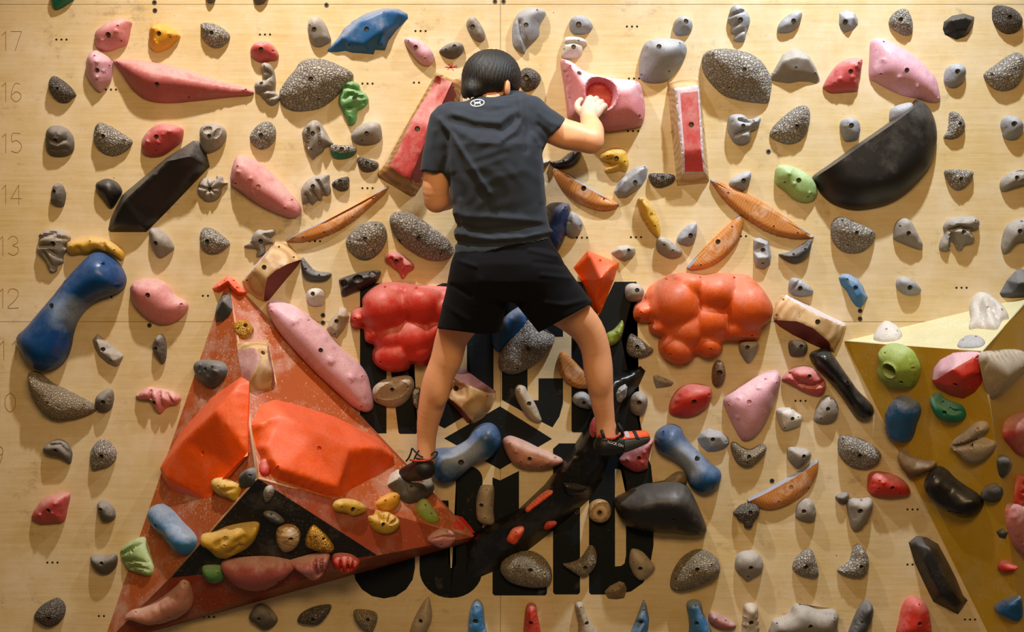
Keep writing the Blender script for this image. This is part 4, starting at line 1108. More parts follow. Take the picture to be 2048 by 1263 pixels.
hold('G','orange','380,345 470,240 660,315 630,420 545,630 500,590 440,425',13,'547,300,7 470,257,5','orange pyramid hold with a chalky top face beside the shorts',style='f',name='climbing_volume',cat='climbing volume',pts='440,420,11 545,412,13,1 625,330,7,1 475,265,4 520,560,6')
hold('G','grey','690,490 705,450 745,438 790,455 808,495 790,540 745,553 705,540',4.5,'765,482,13','small grey knob at the shoulder of the orange cloud')
hold('G','orangec','745,620 755,570 800,535 820,500 850,450 920,410 970,385 1040,372 1110,380 1180,388 1260,375 1350,378 1430,385 1480,420 1530,480 1570,540 1590,590 1585,640 1560,680 1525,705 1515,760 1480,785 1420,790 1300,790 1285,850 1230,890 1170,890 1130,870 1110,900 1040,930 960,915 905,860 897,790 910,765 850,740 838,690 850,680 790,680 755,660',13,
     '953,410,7 1150,402,6 1370,402,7 792,615,7 967,870,7 1212,835,7 1465,755,7','big orange bulbous cloud-shaped volume',name='climbing_volume',cat='climbing volume',
     blobs='1000,570,160,1.05 1250,490,130,.95 1450,580,160,1.05 800,610,66,.55 1100,440,120,.75 900,715,80,.6 1060,725,125,.8 1220,670,125,.8 1370,735,95,.65 1470,745,62,.5 1010,845,120,.75 1210,825,95,.65',skew=.12,lump=.03,res=1.3)
hold('G','lime','580,745 620,720 655,685 675,660 685,690 675,750 650,795 605,820 575,800',4,'642,735,7','lime green hold behind the climber\'s calf')
hold('G','crack','703,810 715,760 735,742 780,770 830,810 865,838 840,870 780,890 730,880 705,850',4.5,'765,822,12','crackled grey hold under the tail of the letter K',rough=4)
hold('G','rock','-70,940 -60,850 0,770 60,710 110,650 160,700 230,735 270,760 250,830 180,900 100,960 20,990 -40,975',8,'110,832,13 45,955,6 242,745,6','large grey rock hold showing between the climber\'s legs',rough=4,skew=.35)
hold('W','blue','985,655 1005,635 1045,610 1062,630 1050,665 1025,690 1000,705 985,690',4,'','blue hold behind the shorts above the large grey rock')
hold('G','wood','285,900 305,850 340,860 420,940 470,1000 520,1060 480,1075 400,1072 330,1030 295,970',2.6,'360,1022,6','wooden half-moon hold half hidden behind the climber\'s calf',name='wooden_climbing_hold',lip='305,850 520,1060',w=.5,p=2.0,skew=0,lump=0,group='wooden half-moon holds')
hold('G','grey','860,995 890,990 940,1010 990,1035 975,1060 920,1070 880,1075 865,1030',3,'938,1022,6 893,1008,5','small flat grey chip hold above the red dome',style='f',pts='890,1020,2.8 940,1035,3')
hold('G','brown','1215,1000 1225,930 1255,900 1285,920 1298,985 1285,1040 1255,1065 1225,1050',4,'1260,978,15 1262,910,7','small brown oval hold under the orange cloud')
hold('G','red','958,1195 970,1140 1010,1080 1070,1048 1140,1045 1205,1065 1215,1105 1205,1160 1160,1215 1090,1248 1010,1245 965,1225',5.5,'1105,1152,14 1197,1110,8','bright red domed hold under the orange cloud',skew=.35)
hold('W','lilac','1448,800 1470,780 1500,760 1530,745 1552,740 1562,750 1560,775 1545,815 1530,850 1510,875 1490,882 1478,870 1460,835',6.5,'1497,803,4.6 1459,811,2.3 1531,758,2 1553,765,2','lilac-pink triangular hold beside the red dome',bumps='1477,795,4,.4 1516,775,4,.4 1475,835,4,.4',skew=.3)
hold('G','grey','1380,840 1385,795 1430,785 1495,795 1490,840 1465,890 1435,920 1405,890',4.2,'1427,825,12','grey triangular hold hanging from the orange cloud')
hold('G','beige','28,1085 50,1050 90,1060 110,1100 150,1160 180,1230 190,1270 150,1275 100,1240 60,1180 35,1130',4.2,'115,1163,13 57,1077,6','beige elongated hold across the letter C')
hold('G','greyb','375,1140 395,1100 440,1088 475,1110 495,1150 492,1195 450,1195 400,1175',4,'445,1158,11','grey hold at the foot of the letter K, touching the shin')
hold('G','grey','720,1180 735,1115 775,1090 820,1110 830,1160 815,1210 775,1238 735,1220',5,'775,1157,13','grey domed hold above the climber\'s striped shoe')
# --- eighth tile
hold('H','slate','90,265 150,250 210,220 275,175 287,200 275,260 240,300 190,320 140,305',4,'178,265,7 245,235,7','dark slate crescent hold at the end of the slim wooden one')
hold('H','rock','408,140 415,70 455,38 510,50 590,85 650,110 675,145 660,190 610,240 540,258 470,240 425,195',6,'553,137,11 470,62,7 508,210,7 648,140,6','grey pebbled hold under the big black half disc',rough=5,skew=.35)
hold('H','grey','782,160 795,80 840,45 885,65 910,110 945,170 960,210 945,235 890,220 830,195 790,175',4.5,'867,140,13 820,95,7','smooth grey triangular hold beside the pebbled one')
hold('H','grey','1060,215 1070,175 1090,140 1085,95 1120,50 1190,35 1265,35 1298,70 1288,108 1250,122 1255,145 1270,170 1255,200 1210,210 1195,240 1165,240 1150,205 1130,190 1130,235 1095,247 1065,240',4.8,'1198,133,14 1270,65,8',
     'grey curled tentacle-like hold',grooves='1125,115 1180,100 1250,115|1140,140 1135,225|1180,200 1175,240',gw=12,gd=.35)
hold('H','grey','1435,200 1450,130 1480,80 1540,50 1600,55 1610,180 1560,190 1520,200 1490,240 1450,262 1438,240',5,'1535,128,14 1550,68,8','grey curved hold cut by the picture edge, beyond the tentacle hold')
hold('H','greyb','150,470 160,415 190,405 240,425 290,470 297,500 250,515 200,515 165,500',4,'218,470,13','small grey hold above the wooden barrel with lavender edge',grooves='170,485 215,420',gw=9,gd=.12)
hold('H','sky','453,405 480,380 520,378 570,410 600,450 620,500 633,525 590,590 560,580 530,540 505,490 470,450',5,'553,467,13 507,415,6','light blue faceted crystal hold',style='f',pts='500,405,3.8 560,440,4.6,1 590,500,4.6,1 595,560,2.5,1 520,460,4.4 555,520,4.5,1')
hold('H','greyb','800,460 805,415 830,398 870,405 920,440 948,475 935,500 880,510 830,495',4,'877,465,14','small grey teardrop hold above the yellow volume')
hold('H','slate','1425,500 1470,420 1530,355 1564,350 1620,400 1620,525 1500,530 1440,525',5,'','dark slate pyramid hold at the picture edge above the yellow volume',style='f',pts='1530,440,5 1590,430,5 1500,500,3')
hold('H','woodp','60,640 75,560 110,510 165,510 260,560 380,625 510,685 495,745 460,800 432,860 380,845 280,800 180,750 100,700 65,665',9,'318,672,15 135,537,6 92,632,6','wooden barrel block with a maroon underside and lavender edge',style='f',name='climbing_volume',cat='climbing volume',
     pts='82,662,2 200,668,8.5,1 300,712,9.5,1 390,790,7,1 425,850,2,1 155,525,2 230,580,8,1 350,642,9,1 485,698,3,1',
     parts=(('maroon_side','maroon','40,660 83,663 200,669 300,713 390,791 426,851 440,900 200,820 50,700'),('lavender_edge','lav','140,500 156,524 230,579 350,641 486,697 540,690 380,590 165,490')),group='wooden barrel blocks')
hold('H','white','655,755 690,705 740,690 800,700 830,735 800,765 730,775 680,770',4,'737,720,7 800,715,5','white domed hold on the pale top of the yellow volume',on='YT')
hold('H','white','1230,690 1240,640 1232,580 1260,540 1300,535 1340,530 1400,550 1450,590 1470,625 1430,640 1400,690 1340,690 1280,685',6,'1345,590,9 1430,580,6','white ribbed hold on the pale top of the yellow volume',on='YT',grooves='1290,560 1320,600 1315,685|1340,545 1390,590 1410,650',gw=14,gd=.3)
hold('H','greyb','1160,805 1190,770 1250,755 1310,765 1330,790 1300,815 1230,822 1180,820',2,'1198,778,6 1275,765,6','blue-grey flat hold at the corner of the yellow volume top',on='YT')
hold('H','lime','675,970 690,920 685,850 720,820 770,810 830,825 880,855 915,910 930,960 920,1020 890,1070 840,1080 770,1075 710,1040',7,'725,863,7 880,962,7 822,1035,11','green round hold with a deep pocket on the yellow volume',on='YL',pockets='765,955,44,40,0,4.5',res=1.8)
hold('H','red','990,1030 1000,960 1040,910 1120,870 1230,860 1285,865 1305,920 1308,1000 1290,1060 1250,1110 1180,1150 1100,1130 1020,1085',8,'1145,1052,11 1253,910,9','red and lilac two-tone domed hold on the yellow volume',on='YL',style='f',
     pts='1010,1035,3 1130,960,8,1 1270,880,3,1 1200,1010,7.5 1270,980,5 1120,1060,5.5 1220,1080,4 1060,960,4.5 1150,900,4.5',parts=(('lilac_half','lilac','960,1050 1012,1035 1130,960 1272,879 1300,850 1100,830 960,930'),))
hold('H','beige','1325,860 1420,842 1530,835 1600,860 1620,950 1560,1000 1500,1060 1440,1120 1400,1140 1370,1090 1340,990',6,'1368,878,8 1560,950,9','large beige smooth hold at the picture edge on the yellow volume',on='YR',skew=0,lump=0,p=1.25,smooth=12,res=1.4)
hold('H','teal','1000,1120 1040,1105 1080,1140 1130,1160 1180,1180 1205,1230 1190,1270 1130,1285 1070,1270 1030,1230 1010,1180',5,'1090,1215,13 1060,1165,6','dark teal lumpy hold under the two-tone dome',on='YL',grooves='1050,1150 1100,1180|1110,1200 1180,1230',gw=10,gd=.2)
hold('W','blue','1770,830 1785,800 1805,794 1830,805 1838,825 1830,850 1820,880 1800,886 1775,870',6,'1796,811,2.2','blue rounded block hold under the green pocket hold',on='YL',w=.6)
hold('H','blackg','280,880 310,845 380,830 430,880 470,940 520,1010 570,1080 640,1150 665,1190 660,1240 610,1265 560,1250 500,1160 440,1080 380,1010 320,950',7,'500,1037,11','long glossy black bar hold slanting to the yellow volume',p=1.7,skew=.05)
hold('H','rose','110,1020 145,970 200,940 260,935 310,955 350,1000 375,1040 370,1090 340,1118 270,1105 200,1070 150,1040',5,'268,998,12 163,980,7','rose hold with a chalked curved lip beside the black bar',grooves='165,985 215,1040 290,1060 355,1040',gw=14,gd=.2)
hold('H','greyd','150,800 180,780 240,785 265,820 250,870 200,880 160,870',4,'223,820,12','grey knob in the shade of the wooden barrel block')
hold('H','white','75,1210 100,1190 160,1188 200,1215 230,1240 220,1290 180,1310 120,1325 90,1280',4,'170,1253,11 172,1198,6 128,1312,6 205,1245,6','small cream white hold with many screw holes')
hold('H','grey','305,1240 320,1180 350,1130 390,1110 430,1140 450,1190 440,1250 410,1275 360,1285 310,1270',4.5,'383,1195,12 403,1135,6 345,1255,6','grey rounded hold under the rose lipped one')
# --- ninth tile
hold('I','greyd','255,170 285,130 340,105 390,120 425,170 428,215 415,255 380,230 330,210 295,205',4,'337,172,10','dark grey hooked hold beside the routed 9',grooves='300,140 360,135 410,190',gw=8,gd=.14)
hold('I','crack','537,220 550,160 600,105 650,120 690,170 693,220 660,265 600,285 550,290',4.8,'613,207,13','crackled grey egg-shaped hold beside the dark hooked one',rough=4)
hold('I','rose','183,575 210,520 260,460 330,435 395,428 415,450 400,520 380,600 320,612 240,618 205,600',5,'295,532,12 347,577,6','dusty rose hold with pimples low on the bare plywood',bumps='343,492,13,.5 320,550,11,.4 240,560,12,.4',skew=.35)
hold('I','greyd','583,500 605,475 640,480 680,520 690,575 660,600 615,600 595,555',4,'610,525,10','small dark grey knob beside the dusty rose hold')
hold('I','greyd','543,810 580,800 640,805 690,795 703,830 690,880 640,920 590,910 555,865',4,'613,850,11','dark grey cup hold beside the pale green ribbed hold')
hold('I','rockd','198,1175 240,1110 310,1070 350,1065 385,1110 380,1170 340,1220 280,1238 230,1210',5,'295,1178,10','dark rough hold in the bottom corner of the bare plywood',rough=5)
hold('W','orange','310,935 349,861 412,792 472,749 487,760 487,901 458,935 412,992 395,996 332,981 314,955',9,'393,904,4 468,905,3 396,982,2','large orange faceted hold, nearer the flank of the orange volume',on='VL',style='f',
     pts='319,935,4.5 366,880,7.5,1 432,820,9.5,1 480,908,5,1 410,975,6,1 332,958,5,1 319,935.5,4.5,1 476,768,4.5,12')
hold('I','yellow','1280,380 1290,345 1340,332 1400,360 1435,385 1425,430 1400,475 1360,455 1320,445 1285,415',4,'1322,390,9 1358,387,6','small yellow hold between the large orange hold and black facet',on='VL',grooves='1340,420 1400,400',gw=10,gd=.14)
hold('I','slate','1435,370 1450,320 1490,285 1525,275 1533,320 1515,370 1480,395 1445,390',3.5,'1500,320,7','small dark slate hold at the meeting of the volume ridges',on='VL')
hold('I','sky','903,580 925,520 965,490 1020,530 1080,600 1140,660 1160,710 1140,770 1090,805 1050,780 990,700 930,640',6.5,'945,628,13 1145,695,6','blue bar hold low on the orange volume',on='VL',skew=.2)
hold('I','pgreen','710,790 750,740 800,710 850,688 870,720 890,790 910,870 890,925 830,915 760,885 735,830',5,'802,780,12 843,895,8','pale green ribbed hold at the low edge of the orange volume',on='VL',grooves='730,800 800,760 855,700|740,840 810,830 895,850|760,870 830,870 895,900',gw=9,gd=.2)
hold('I','yellow','1200,720 1215,690 1280,675 1370,640 1470,620 1545,617 1558,650 1530,720 1480,770 1420,800 1370,825 1300,820 1250,770 1210,750',5.5,'1497,640,8 1353,733,8 1270,772,6','long yellow bar hold across the black facet',on='VB',grooves='1300,740 1360,700|1420,720 1470,690|1380,790 1440,740',gw=14,gd=.12)
hold('I','green','1215,880 1280,870 1340,880 1355,930 1320,970 1260,970 1225,930',3.5,'1310,910,6 1272,945,6','dark green hold under the black facet',on='VU')
hold('W','dusty','442,1128 480,1120 540,1118 590,1130 575,1150 540,1175 505,1182 470,1170 450,1150',6,'','rose red bowl-shaped hold under the black facet',on='VU',w=.6,smooth=14,lump=0)
hold('I','salmon','745,1190 790,1150 860,1130 960,1080 1050,1010 1090,970 1130,980 1150,1030 1160,1100 1120,1150 1050,1190 960,1215 880,1220 810,1200',6,'1015,1170,8 1103,1005,6 808,1180,5','dusty salmon arm-like hold at the bottom of the orange volume',on='VU2')
# --- tenth tile
hold('W','orange','506,843 526,803 555,792 600,802 675,826 767,872 793,901 794,924 740,955 685,985 658,985 561,952 538,935 518,890',9,'638,897,4.6 561,927,2.2 675,976,2.6 780,882,2.2','large orange faceted hold under the climber\'s foot',on='VR',style='f',
     pts='514,845,4.5 561,828,7,1 640,862,9,1 700,896,9.5,1 760,893,7,1 789,912,3,1 678,975,4.5,13 560,940,5,1 525,890,4.5,1')
hold('J','red','30,250 55,215 85,230 95,290 70,325 35,305',2.2,'','small red patch hold on the ridge beside the large orange holds',on='VR')
hold('J','grey','47,430 65,395 100,390 115,425 95,470 65,487 50,460',2.5,'90,425,7 75,455,7','small pale grey two-hole hold at the top of the black facet',on='VB')
hold('J','slate','48,555 80,540 130,555 170,590 175,610 130,615 80,590',2.5,'95,562,6','slate hold on the black facet above the ringed disc',on='VB')
hold('J','disc','123,700 135,650 180,627 230,632 265,665 270,710 250,755 200,782 150,765',4.5,'215,703,13','pale ringed wooden disc hold on the black facet',on='VB',name='wooden_climbing_hold',lump=0,skew=0)
hold('J','ygrain','300,730 315,670 350,630 400,665 450,720 475,770 450,790 380,780 310,755',4,'407,717,10 425,745,5 365,690,6','yellow grainy triangular hold on the black facet',on='VB',rough=3)
hold('J','yellow','470,505 490,470 540,460 610,470 665,505 670,535 640,555 590,570 550,550 490,540',3.5,'588,525,12 520,512,6 620,532,5','yellow flat hold on the ridge under the large orange hold',on='VS')
hold('J','gold','730,490 760,450 820,425 860,435 875,470 855,510 810,530 760,515',3.5,'783,475,7 835,455,6','small yellow lump hold beside the grey foothold',on='VR')
hold('J','yellow','688,570 720,560 735,530 770,545 800,540 830,555 860,575 875,610 850,655 800,677 740,665 700,625',4.5,'770,617,12 710,607,6 815,630,6','yellow ridged shell-like hold under the volume ridge',on='VS',grooves='745,545 760,590|785,545 785,590|820,560 800,600|855,590 815,610',gw=8,gd=.22)
hold('J','greyd','808,370 830,300 860,290 880,330 930,360 990,365 1050,360 1080,400 1060,440 990,470 930,482 880,450 840,400',6,'1035,417,6 935,395,9','grey foothold under the climber\'s dark shoe',on='VR',parts=(('chalked_tip','white','800,360 840,350 880,330 870,280 820,285'),))
hold('J','lime','975,500 1000,460 1040,475 1090,540 1112,585 1090,605 1040,595 990,550',3,'1022,505,7 1062,552,6','small lime green hold near the red volume tip',on='VR')
hold('J','pink','1045,715 1060,680 1110,645 1160,640 1200,665 1210,710 1180,745 1130,760 1080,740',4.5,'1150,660,6 1128,740,6','small pink lipped hold under the red volume tip',on='VS',grooves='1055,712 1130,690 1200,695',gw=8,gd=.14)
hold('J','pink','205,850 300,820 360,805 440,800 445,850 410,920 390,945 345,960 290,920 240,880',5,'415,850,6','pink wedge hold with a fold under the black facet',on='VU',grooves='355,825 375,935|400,820 395,930',gw=10,gd=.25)
hold('J','red','460,840 480,805 560,805 610,830 630,855 600,895 540,915 490,890',4.5,'','bright red grooved hold under the black facet',on='VU',grooves='510,815 520,890|560,820 560,890|595,840 580,890',gw=8,gd=.25)
hold('J','bluec','1047,230 1060,175 1120,160 1200,150 1270,110 1310,50 1360,15 1420,10 1465,50 1480,120 1450,190 1400,230 1320,260 1250,320 1190,370 1130,385 1080,350 1050,300',9,'1240,243,16 1065,320,6','blue bone-shaped hold beside the climber\'s dark shoe',skew=.1,lump=.04)
hold('K','salmon','-45,120 -20,90 20,88 100,120 180,160 260,195 315,225 310,255 240,285 170,293 90,285 20,255 -20,200',5.5,'118,222,12 272,220,7 65,243,6 190,272,5 2,130,5','dusty pink pod-shaped hold across the painted diamond',bumps='35,180,12,.5 230,250,11,.4 115,256,11,.4',skew=.2)
hold('J','beige','1330,560 1330,480 1350,400 1380,378 1430,385 1440,440 1435,540 1440,610 1410,628 1370,620 1340,595',4.5,'1362,502,12 1393,408,6 1383,580,6','beige upright curved hold between the letters O and L')
hold('J','greyd','-40,1180 -10,1120 30,1095 80,1115 120,1160 133,1200 100,1240 50,1255 10,1225',4.5,'25,1185,11','dark grey rounded hold under the orange volume bottom edge')
hold('J','rockd','252,1190 280,1150 350,1115 440,1100 457,1120 430,1170 380,1220 320,1222 265,1212',4,'350,1187,11','dark slanted rock hold on the bottom row',rough=3)
hold('J','rockp','590,1150 610,1130 680,1135 725,1150 735,1190 715,1250 690,1275 650,1250 610,1210',4,'680,1187,11 712,1163,5','pale rough hold on the bottom row under the letter S',rough=4)
hold('J','beige','930,1270 950,1200 990,1120 1038,1055 1055,1090 1065,1170 1045,1235 1000,1300 940,1300',4,'997,1197,12','beige shark-tooth hold on the bottom row')
hold('J','sky','1280,1250 1285,1180 1300,1110 1330,1070 1360,1085 1375,1130 1380,1200 1388,1300 1280,1300',4.5,'1327,1197,14 1335,1110,6','blue finger-shaped hold on the bottom row under the letter O')
# --- eleventh tile
hold('K','bluec','870,120 885,60 930,25 980,15 1030,35 1050,80 1090,130 1150,190 1210,250 1265,290 1275,340 1250,400 1190,435 1130,428 1080,380 1060,320 1020,260 950,215 890,180',9,'1127,222,16 925,62,6','blue bone-shaped hold above the big black bean',skew=.1,lump=.04)
hold('K','greyb','1128,105 1150,65 1200,40 1270,60 1318,95 1325,135 1290,170 1240,185 1190,185 1150,150',4.5,'1222,107,12 1303,122,7','grey wedge hold beside the top of the blue bone near the bean',style='f',pts='1180,90,4 1260,90,4.5,1 1300,135,3 1210,150,3.5')
hold('K','rockp','1335,180 1332,130 1360,122 1400,150 1450,165 1500,140 1535,135 1545,170 1510,220 1460,265 1420,275 1370,250',4.2,'1437,210,12 1430,245,5','beige rough crescent hold, horns up, under the lilac triangle',rough=4)
hold('K','tan','920,372 965,325 1010,300 1050,310 1065,370 1000,400',4,'','brown hold wedged between black bean and blue bone')
hold('K','black','630,490 640,460 700,430 740,405 820,380 900,365 970,355 1030,365 1080,400 1120,470 1160,560 1188,640 1175,680 1100,690 1000,680 860,670 740,645 690,620 650,560',15,'980,585,9','big black bean-shaped volume over the letter D',name='climbing_volume',cat='climbing volume',skew=.25,p=2.2,lump=.04)
hold('K','disc','470,537 482,495 510,473 545,467 582,480 605,512 610,545 598,580 570,603 535,608 498,595 476,568',4,'540,545,13 537,492,6','round wooden disc hold between the letters I and D',name='wooden_climbing_hold',lump=0,skew=0,p=3)
hold('K','rose','658,240 680,200 720,150 800,115 862,110 850,170 832,250 828,285 780,305 735,298',5.5,'775,217,12 758,262,6','rose pimpled hold under the climber\'s striped shoe',bumps='808,185,12,.5 797,247,13,.5 705,223,12,.4')
hold('K','rockp','-60,880 -40,830 30,790 120,780 190,810 240,870 255,930 240,985 190,1003 100,1000 0,970 -50,920',7,'123,887,12 212,920,7 55,860,5 100,962,5','beige rounded rock hold over the letter L',rough=4,skew=.3)
hold('K','rockp','318,860 360,850 420,825 455,780 480,745 510,760 525,820 510,880 470,925 430,935 370,900',4.5,'453,877,12','beige rough crescent hold over the letter I',rough=4)
hold('K','beige','718,850 725,785 745,765 800,785 850,840 875,880 840,925 790,957 750,930 730,890',4.5,'783,880,12 740,847,6','smooth beige triangular hold on the letter D')
hold('K','tan','568,1025 600,990 660,960 690,970 705,1010 690,1065 640,1072 590,1068',3.5,'662,993,6 617,1018,6','small brownish faceted hold under the letter D',style='f',pts='610,1020,3 665,1000,3.5 650,1045,2.5')
hold('K','rockp','968,960 985,900 1030,830 1080,790 1140,770 1210,790 1260,840 1268,900 1240,945 1160,985 1070,1020 1000,1022 970,1000',7,'1122,882,12 1212,855,6 1000,952,8','large beige rough hold below the black bean',rough=4,skew=.35)
hold('K','grey','1355,860 1370,800 1410,775 1470,778 1510,810 1528,865 1510,910 1460,940 1430,962 1400,935 1365,900',4.8,'1447,875,12 1437,935,7','grey drop-shaped hold beside the large beige rough one')
hold('K','rockd','1345,550 1380,510 1420,490 1470,490 1503,520 1495,570 1470,600 1455,640 1415,640 1405,605 1375,595 1365,570',4.5,'1443,542,12','gnarled grey hold under the low wooden half-moon',rough=5)
hold('K','red','80,1270 85,1200 95,1120 120,1090 155,1105 165,1160 180,1230 180,1300 80,1300',4.5,'125,1207,12','bright red finger-shaped hold on the bottom row')
hold('K','beige','390,1110 410,1082 440,1095 455,1150 490,1210 530,1263 520,1300 420,1300 410,1210',4.2,'462,1213,12 427,1117,6','beige horn-shaped hold on the bottom row')
hold('K','sky','725,1270 755,1200 785,1120 805,1068 822,1100 840,1190 835,1250 820,1300 730,1300',4.2,'790,1210,12 805,1135,6','blue pointed tooth hold on the bottom row',style='f',pts='780,1190,4,0 808,1110,3,1 815,1200,3.6 780,1270,4')
hold('K','sky','1063,1110 1075,1080 1110,1070 1150,1085 1165,1150 1195,1210 1215,1300 1090,1300 1080,1230 1075,1170',4.5,'1122,1210,12 1115,1105,7','blue blunt hold on the bottom row beside a brown chip')
hold('K','mauve','1195,1170 1215,1140 1270,1165 1330,1195 1362,1220 1350,1245 1300,1255 1240,1240 1200,1205',3.2,'1240,1185,6 1300,1198,6','small brownish-pink chip hold on the bottom row')
hold('K','beige','1405,1130 1420,1095 1450,1087 1485,1105 1495,1160 1500,1300 1405,1300',4.5,'1450,1207,13','grey-beige thumb-shaped hold on the bottom row')
hold('W','wood','1495,998 1540,974 1590,946 1632,920 1638,928 1634,950 1615,982 1580,1008 1545,1020 1518,1016 1498,1005',2.6,'1582,974,4.6 1618,976,2 1557,1002,2','wooden half-moon hold low on the wall above the gnarled grey hold',
     name='wooden_climbing_hold',lip='1495,998 1632,920',w=.5,p=2.0,skew=0,lump=0,group='wooden half-moon holds',parts=(('lip_edge','lip','1488,998 1496,1003 1541,980 1592,952 1637,926 1640,912 1560,950'),))
# --- twelfth tile
hold('L','grey','143,200 148,155 200,152 260,165 287,195 270,230 210,280 175,260 150,230',4.2,'238,207,12','grey hold on the upper edge of the low wooden half-moon')
hold('L','rock','450,150 460,90 500,85 580,100 650,135 705,185 705,225 660,275 580,288 510,260 460,205',6,'572,202,12 482,105,6 540,240,6','beige-grey rough hold above the red pod near the yellow volume',rough=5,skew=.4)
hold('L','red','628,400 635,320 680,298 760,310 830,340 875,390 885,435 850,452 760,460 680,455 640,430',5.5,'770,397,12 692,352,6 690,400,6 825,432,5','red pod-shaped hold beside the foot of the yellow volume',bumps='715,365,11,.4',skew=.3)
hold('L','tan','808,190 830,165 870,200 920,225 980,240 1025,250 1020,290 970,310 900,340 850,310 820,250',5,'','brown curved hold touching the black bean on the yellow volume',on='YL')
hold('L','blackg','962,360 985,310 1030,280 1080,300 1130,350 1190,395 1260,440 1303,490 1290,545 1240,585 1180,580 1100,545 1020,480 970,410',8,'1110,540,7','glossy black bean-shaped hold on the yellow volume',on='YL')
hold('L','slate','1300,440 1320,400 1375,375 1420,400 1430,440 1410,480 1360,490 1315,470',4,'','dark round hold near the ridge of the yellow volume',on='YL')
hold('L','beige','1115,140 1150,95 1220,45 1280,5 1330,15 1345,55 1310,100 1380,130 1375,180 1330,230 1270,260 1210,245 1170,190 1120,165',6,'1282,47,8 1248,150,11 1215,213,6','beige folded hold like a mouth on the yellow volume',on='YL',grooves='1135,160 1210,140 1320,95',gw=13,gd=.35)
hold('L','slate','1415,240 1425,205 1450,200 1478,240 1475,300 1450,338 1430,320',3,'','narrow dark hold beyond the ridge of the yellow volume',on='YR')
hold('W','rose','2013,870 2020,840 2048,824 2075,830 2075,910 2045,910 2025,890',5,'','dark red hold at the picture edge beyond the volume ridge',on='YR')
hold('L','grey','193,560 205,500 250,460 290,475 315,530 305,595 240,598 200,580',4.2,'240,538,12','grey hold directly under the low wooden half-moon')
hold('L','greyd','432,455 450,435 495,420 512,440 505,480 480,495 450,485',3,'','tiny dark hold touching the top corner of a grey tooth')
hold('L','grey','500,490 530,460 590,460 640,455 657,490 645,560 610,620 560,660 530,640 510,560',5,'577,535,14 592,475,7','grey tooth-shaped hold under the red pod')
hold('L','rock','175,870 195,820 250,770 290,770 310,820 330,890 325,935 260,935 190,905',4.5,'252,872,12','grey rough triangular hold low on the wall beside a rough crescent',rough=5)
hold('L','rock','445,890 490,860 520,830 540,760 570,735 610,770 635,840 625,900 590,935 520,935 460,910',4.5,'583,870,12','grey rough crescent hold low on the wall',rough=5)
hold('L','black','880,730 930,690 990,700 1060,740 1120,850 1170,950 1210,1050 1240,1080 1180,1168 1110,1130 1030,1090 980,990 920,860',9,'','long black faceted slab leaning against the yellow volume foot',name='climbing_volume',cat='climbing volume',style='f',
     pts='930,740,5 1000,760,8,1 1080,900,9,1 1150,1040,9,1 1190,1090,5,1 970,850,7,0 1060,1040,8,1 1150,1120,5,1')
hold('L','slate','512,1270 550,1170 590,1095 625,1075 655,1110 655,1180 630,1240 600,1300 515,1300',5,'590,1205,7','black leaf-shaped hold on the bottom row')
hold('L','red','820,1200 840,1110 880,1055 930,1058 980,1100 1000,1170 1000,1300 815,1300',6,'932,1210,12 932,1098,6','red rounded hold on the bottom row below the black slab')
hold('L','grey','50,1220 70,1190 150,1160 190,1100 260,1105 330,1130 420,1130 452,1165 445,1230 420,1300 60,1300',6,'278,1228,12 85,1220,6 422,1182,6 228,1112,5','wide grey hold with a hump on the bottom row')
hold('L','red','1405,890 1410,845 1450,838 1510,870 1520,890 1480,910 1430,908',3,'','small red hold low on the yellow volume',on='YL')
hold('L','blue','1380,1120 1400,1090 1460,1065 1530,1055 1545,1100 1545,1190 1500,1200 1430,1170',4,'','dark blue hold at the bottom of the yellow volume',on='YL')
hold('L','red','1535,340 1564,320 1620,330 1620,500 1530,510',4,'','red ribbed hold at the picture edge above the coral one',on='YR',grooves='1530,380 1620,370|1530,430 1620,420|1530,475 1620,465',gw=10,gd=.25)
hold('L','pink','1478,510 1510,490 1600,520 1620,700 1620,850 1530,760 1485,640 1475,570',5,'','coral pink lumpy hold at the picture edge',on='YR',rough=6,smooth=12)
hold('L','slate','1390,665 1430,640 1465,670 1450,710 1410,700',2,'','small slate diamond hold low on the yellow volume',on='YL',style='f',pts='1428,675,2')
# --- the black arc volume and the pieces on it
hold('W','varc','932,1168 930,1082 958,1060 1035,1022 1090,970 1140,905 1175,850 1195,790 1212,752 1283,732 1293,742 1278,775 1256,800 1246,850 1225,900 1206,960 1180,1000 1130,1045 1060,1100 1000,1140',11,
     '','long glossy black arc-shaped volume curving up under the climber',name='climbing_volume',cat='climbing volume',style='f',
     pts='940,1105,4 962,1068,9,1 1040,1030,11,1 1098,975,11,1 1150,908,11,1 1186,850,11,1 1208,792,10,1 1228,762,7,1 1275,745,4,1 985,1120,5 1060,1070,7,1 1120,1025,7,1 1170,970,7,1 1205,890,7,1 1230,830,7,1 1262,775,4,1')
PLANES['ARC'] = Plane(P(1090, 1010, 0.085), (P(1090,1010,.085) - P(1060,1040,.085)) * 0 + np.array([0.25, -1.0, -0.22]))
hold('K','fluo','95,530 130,490 200,430 245,407 258,420 230,455 160,510 110,547',2.5,'','slim bright red-orange hold along the black arc',on='ARC')
hold('K','fluo','-10,690 20,645 75,630 88,650 70,690 30,740 -15,720',2.5,'35,665,6 -2,685,6','red-orange block hold at the low end of the black arc',on='ARC')
hold('K','red','205,640 225,605 270,598 283,610 260,635 220,650',2,'','tiny red hold on the under edge of the black arc',on='ARC')
PLANES['ARC2'] = Plane(P(1190, 860, 0.10), (0.1, -1.0, 0.0))
hold('W','rose','1179,862 1182,845 1190,833 1197,840 1195,860 1187,876',2.5,'','small rose hold beside the ankle on the black arc',on='ARC2')
PLANES['ARC3'] = Plane(P(1243, 790, 0.06), (0.1, -1.0, 0.0))
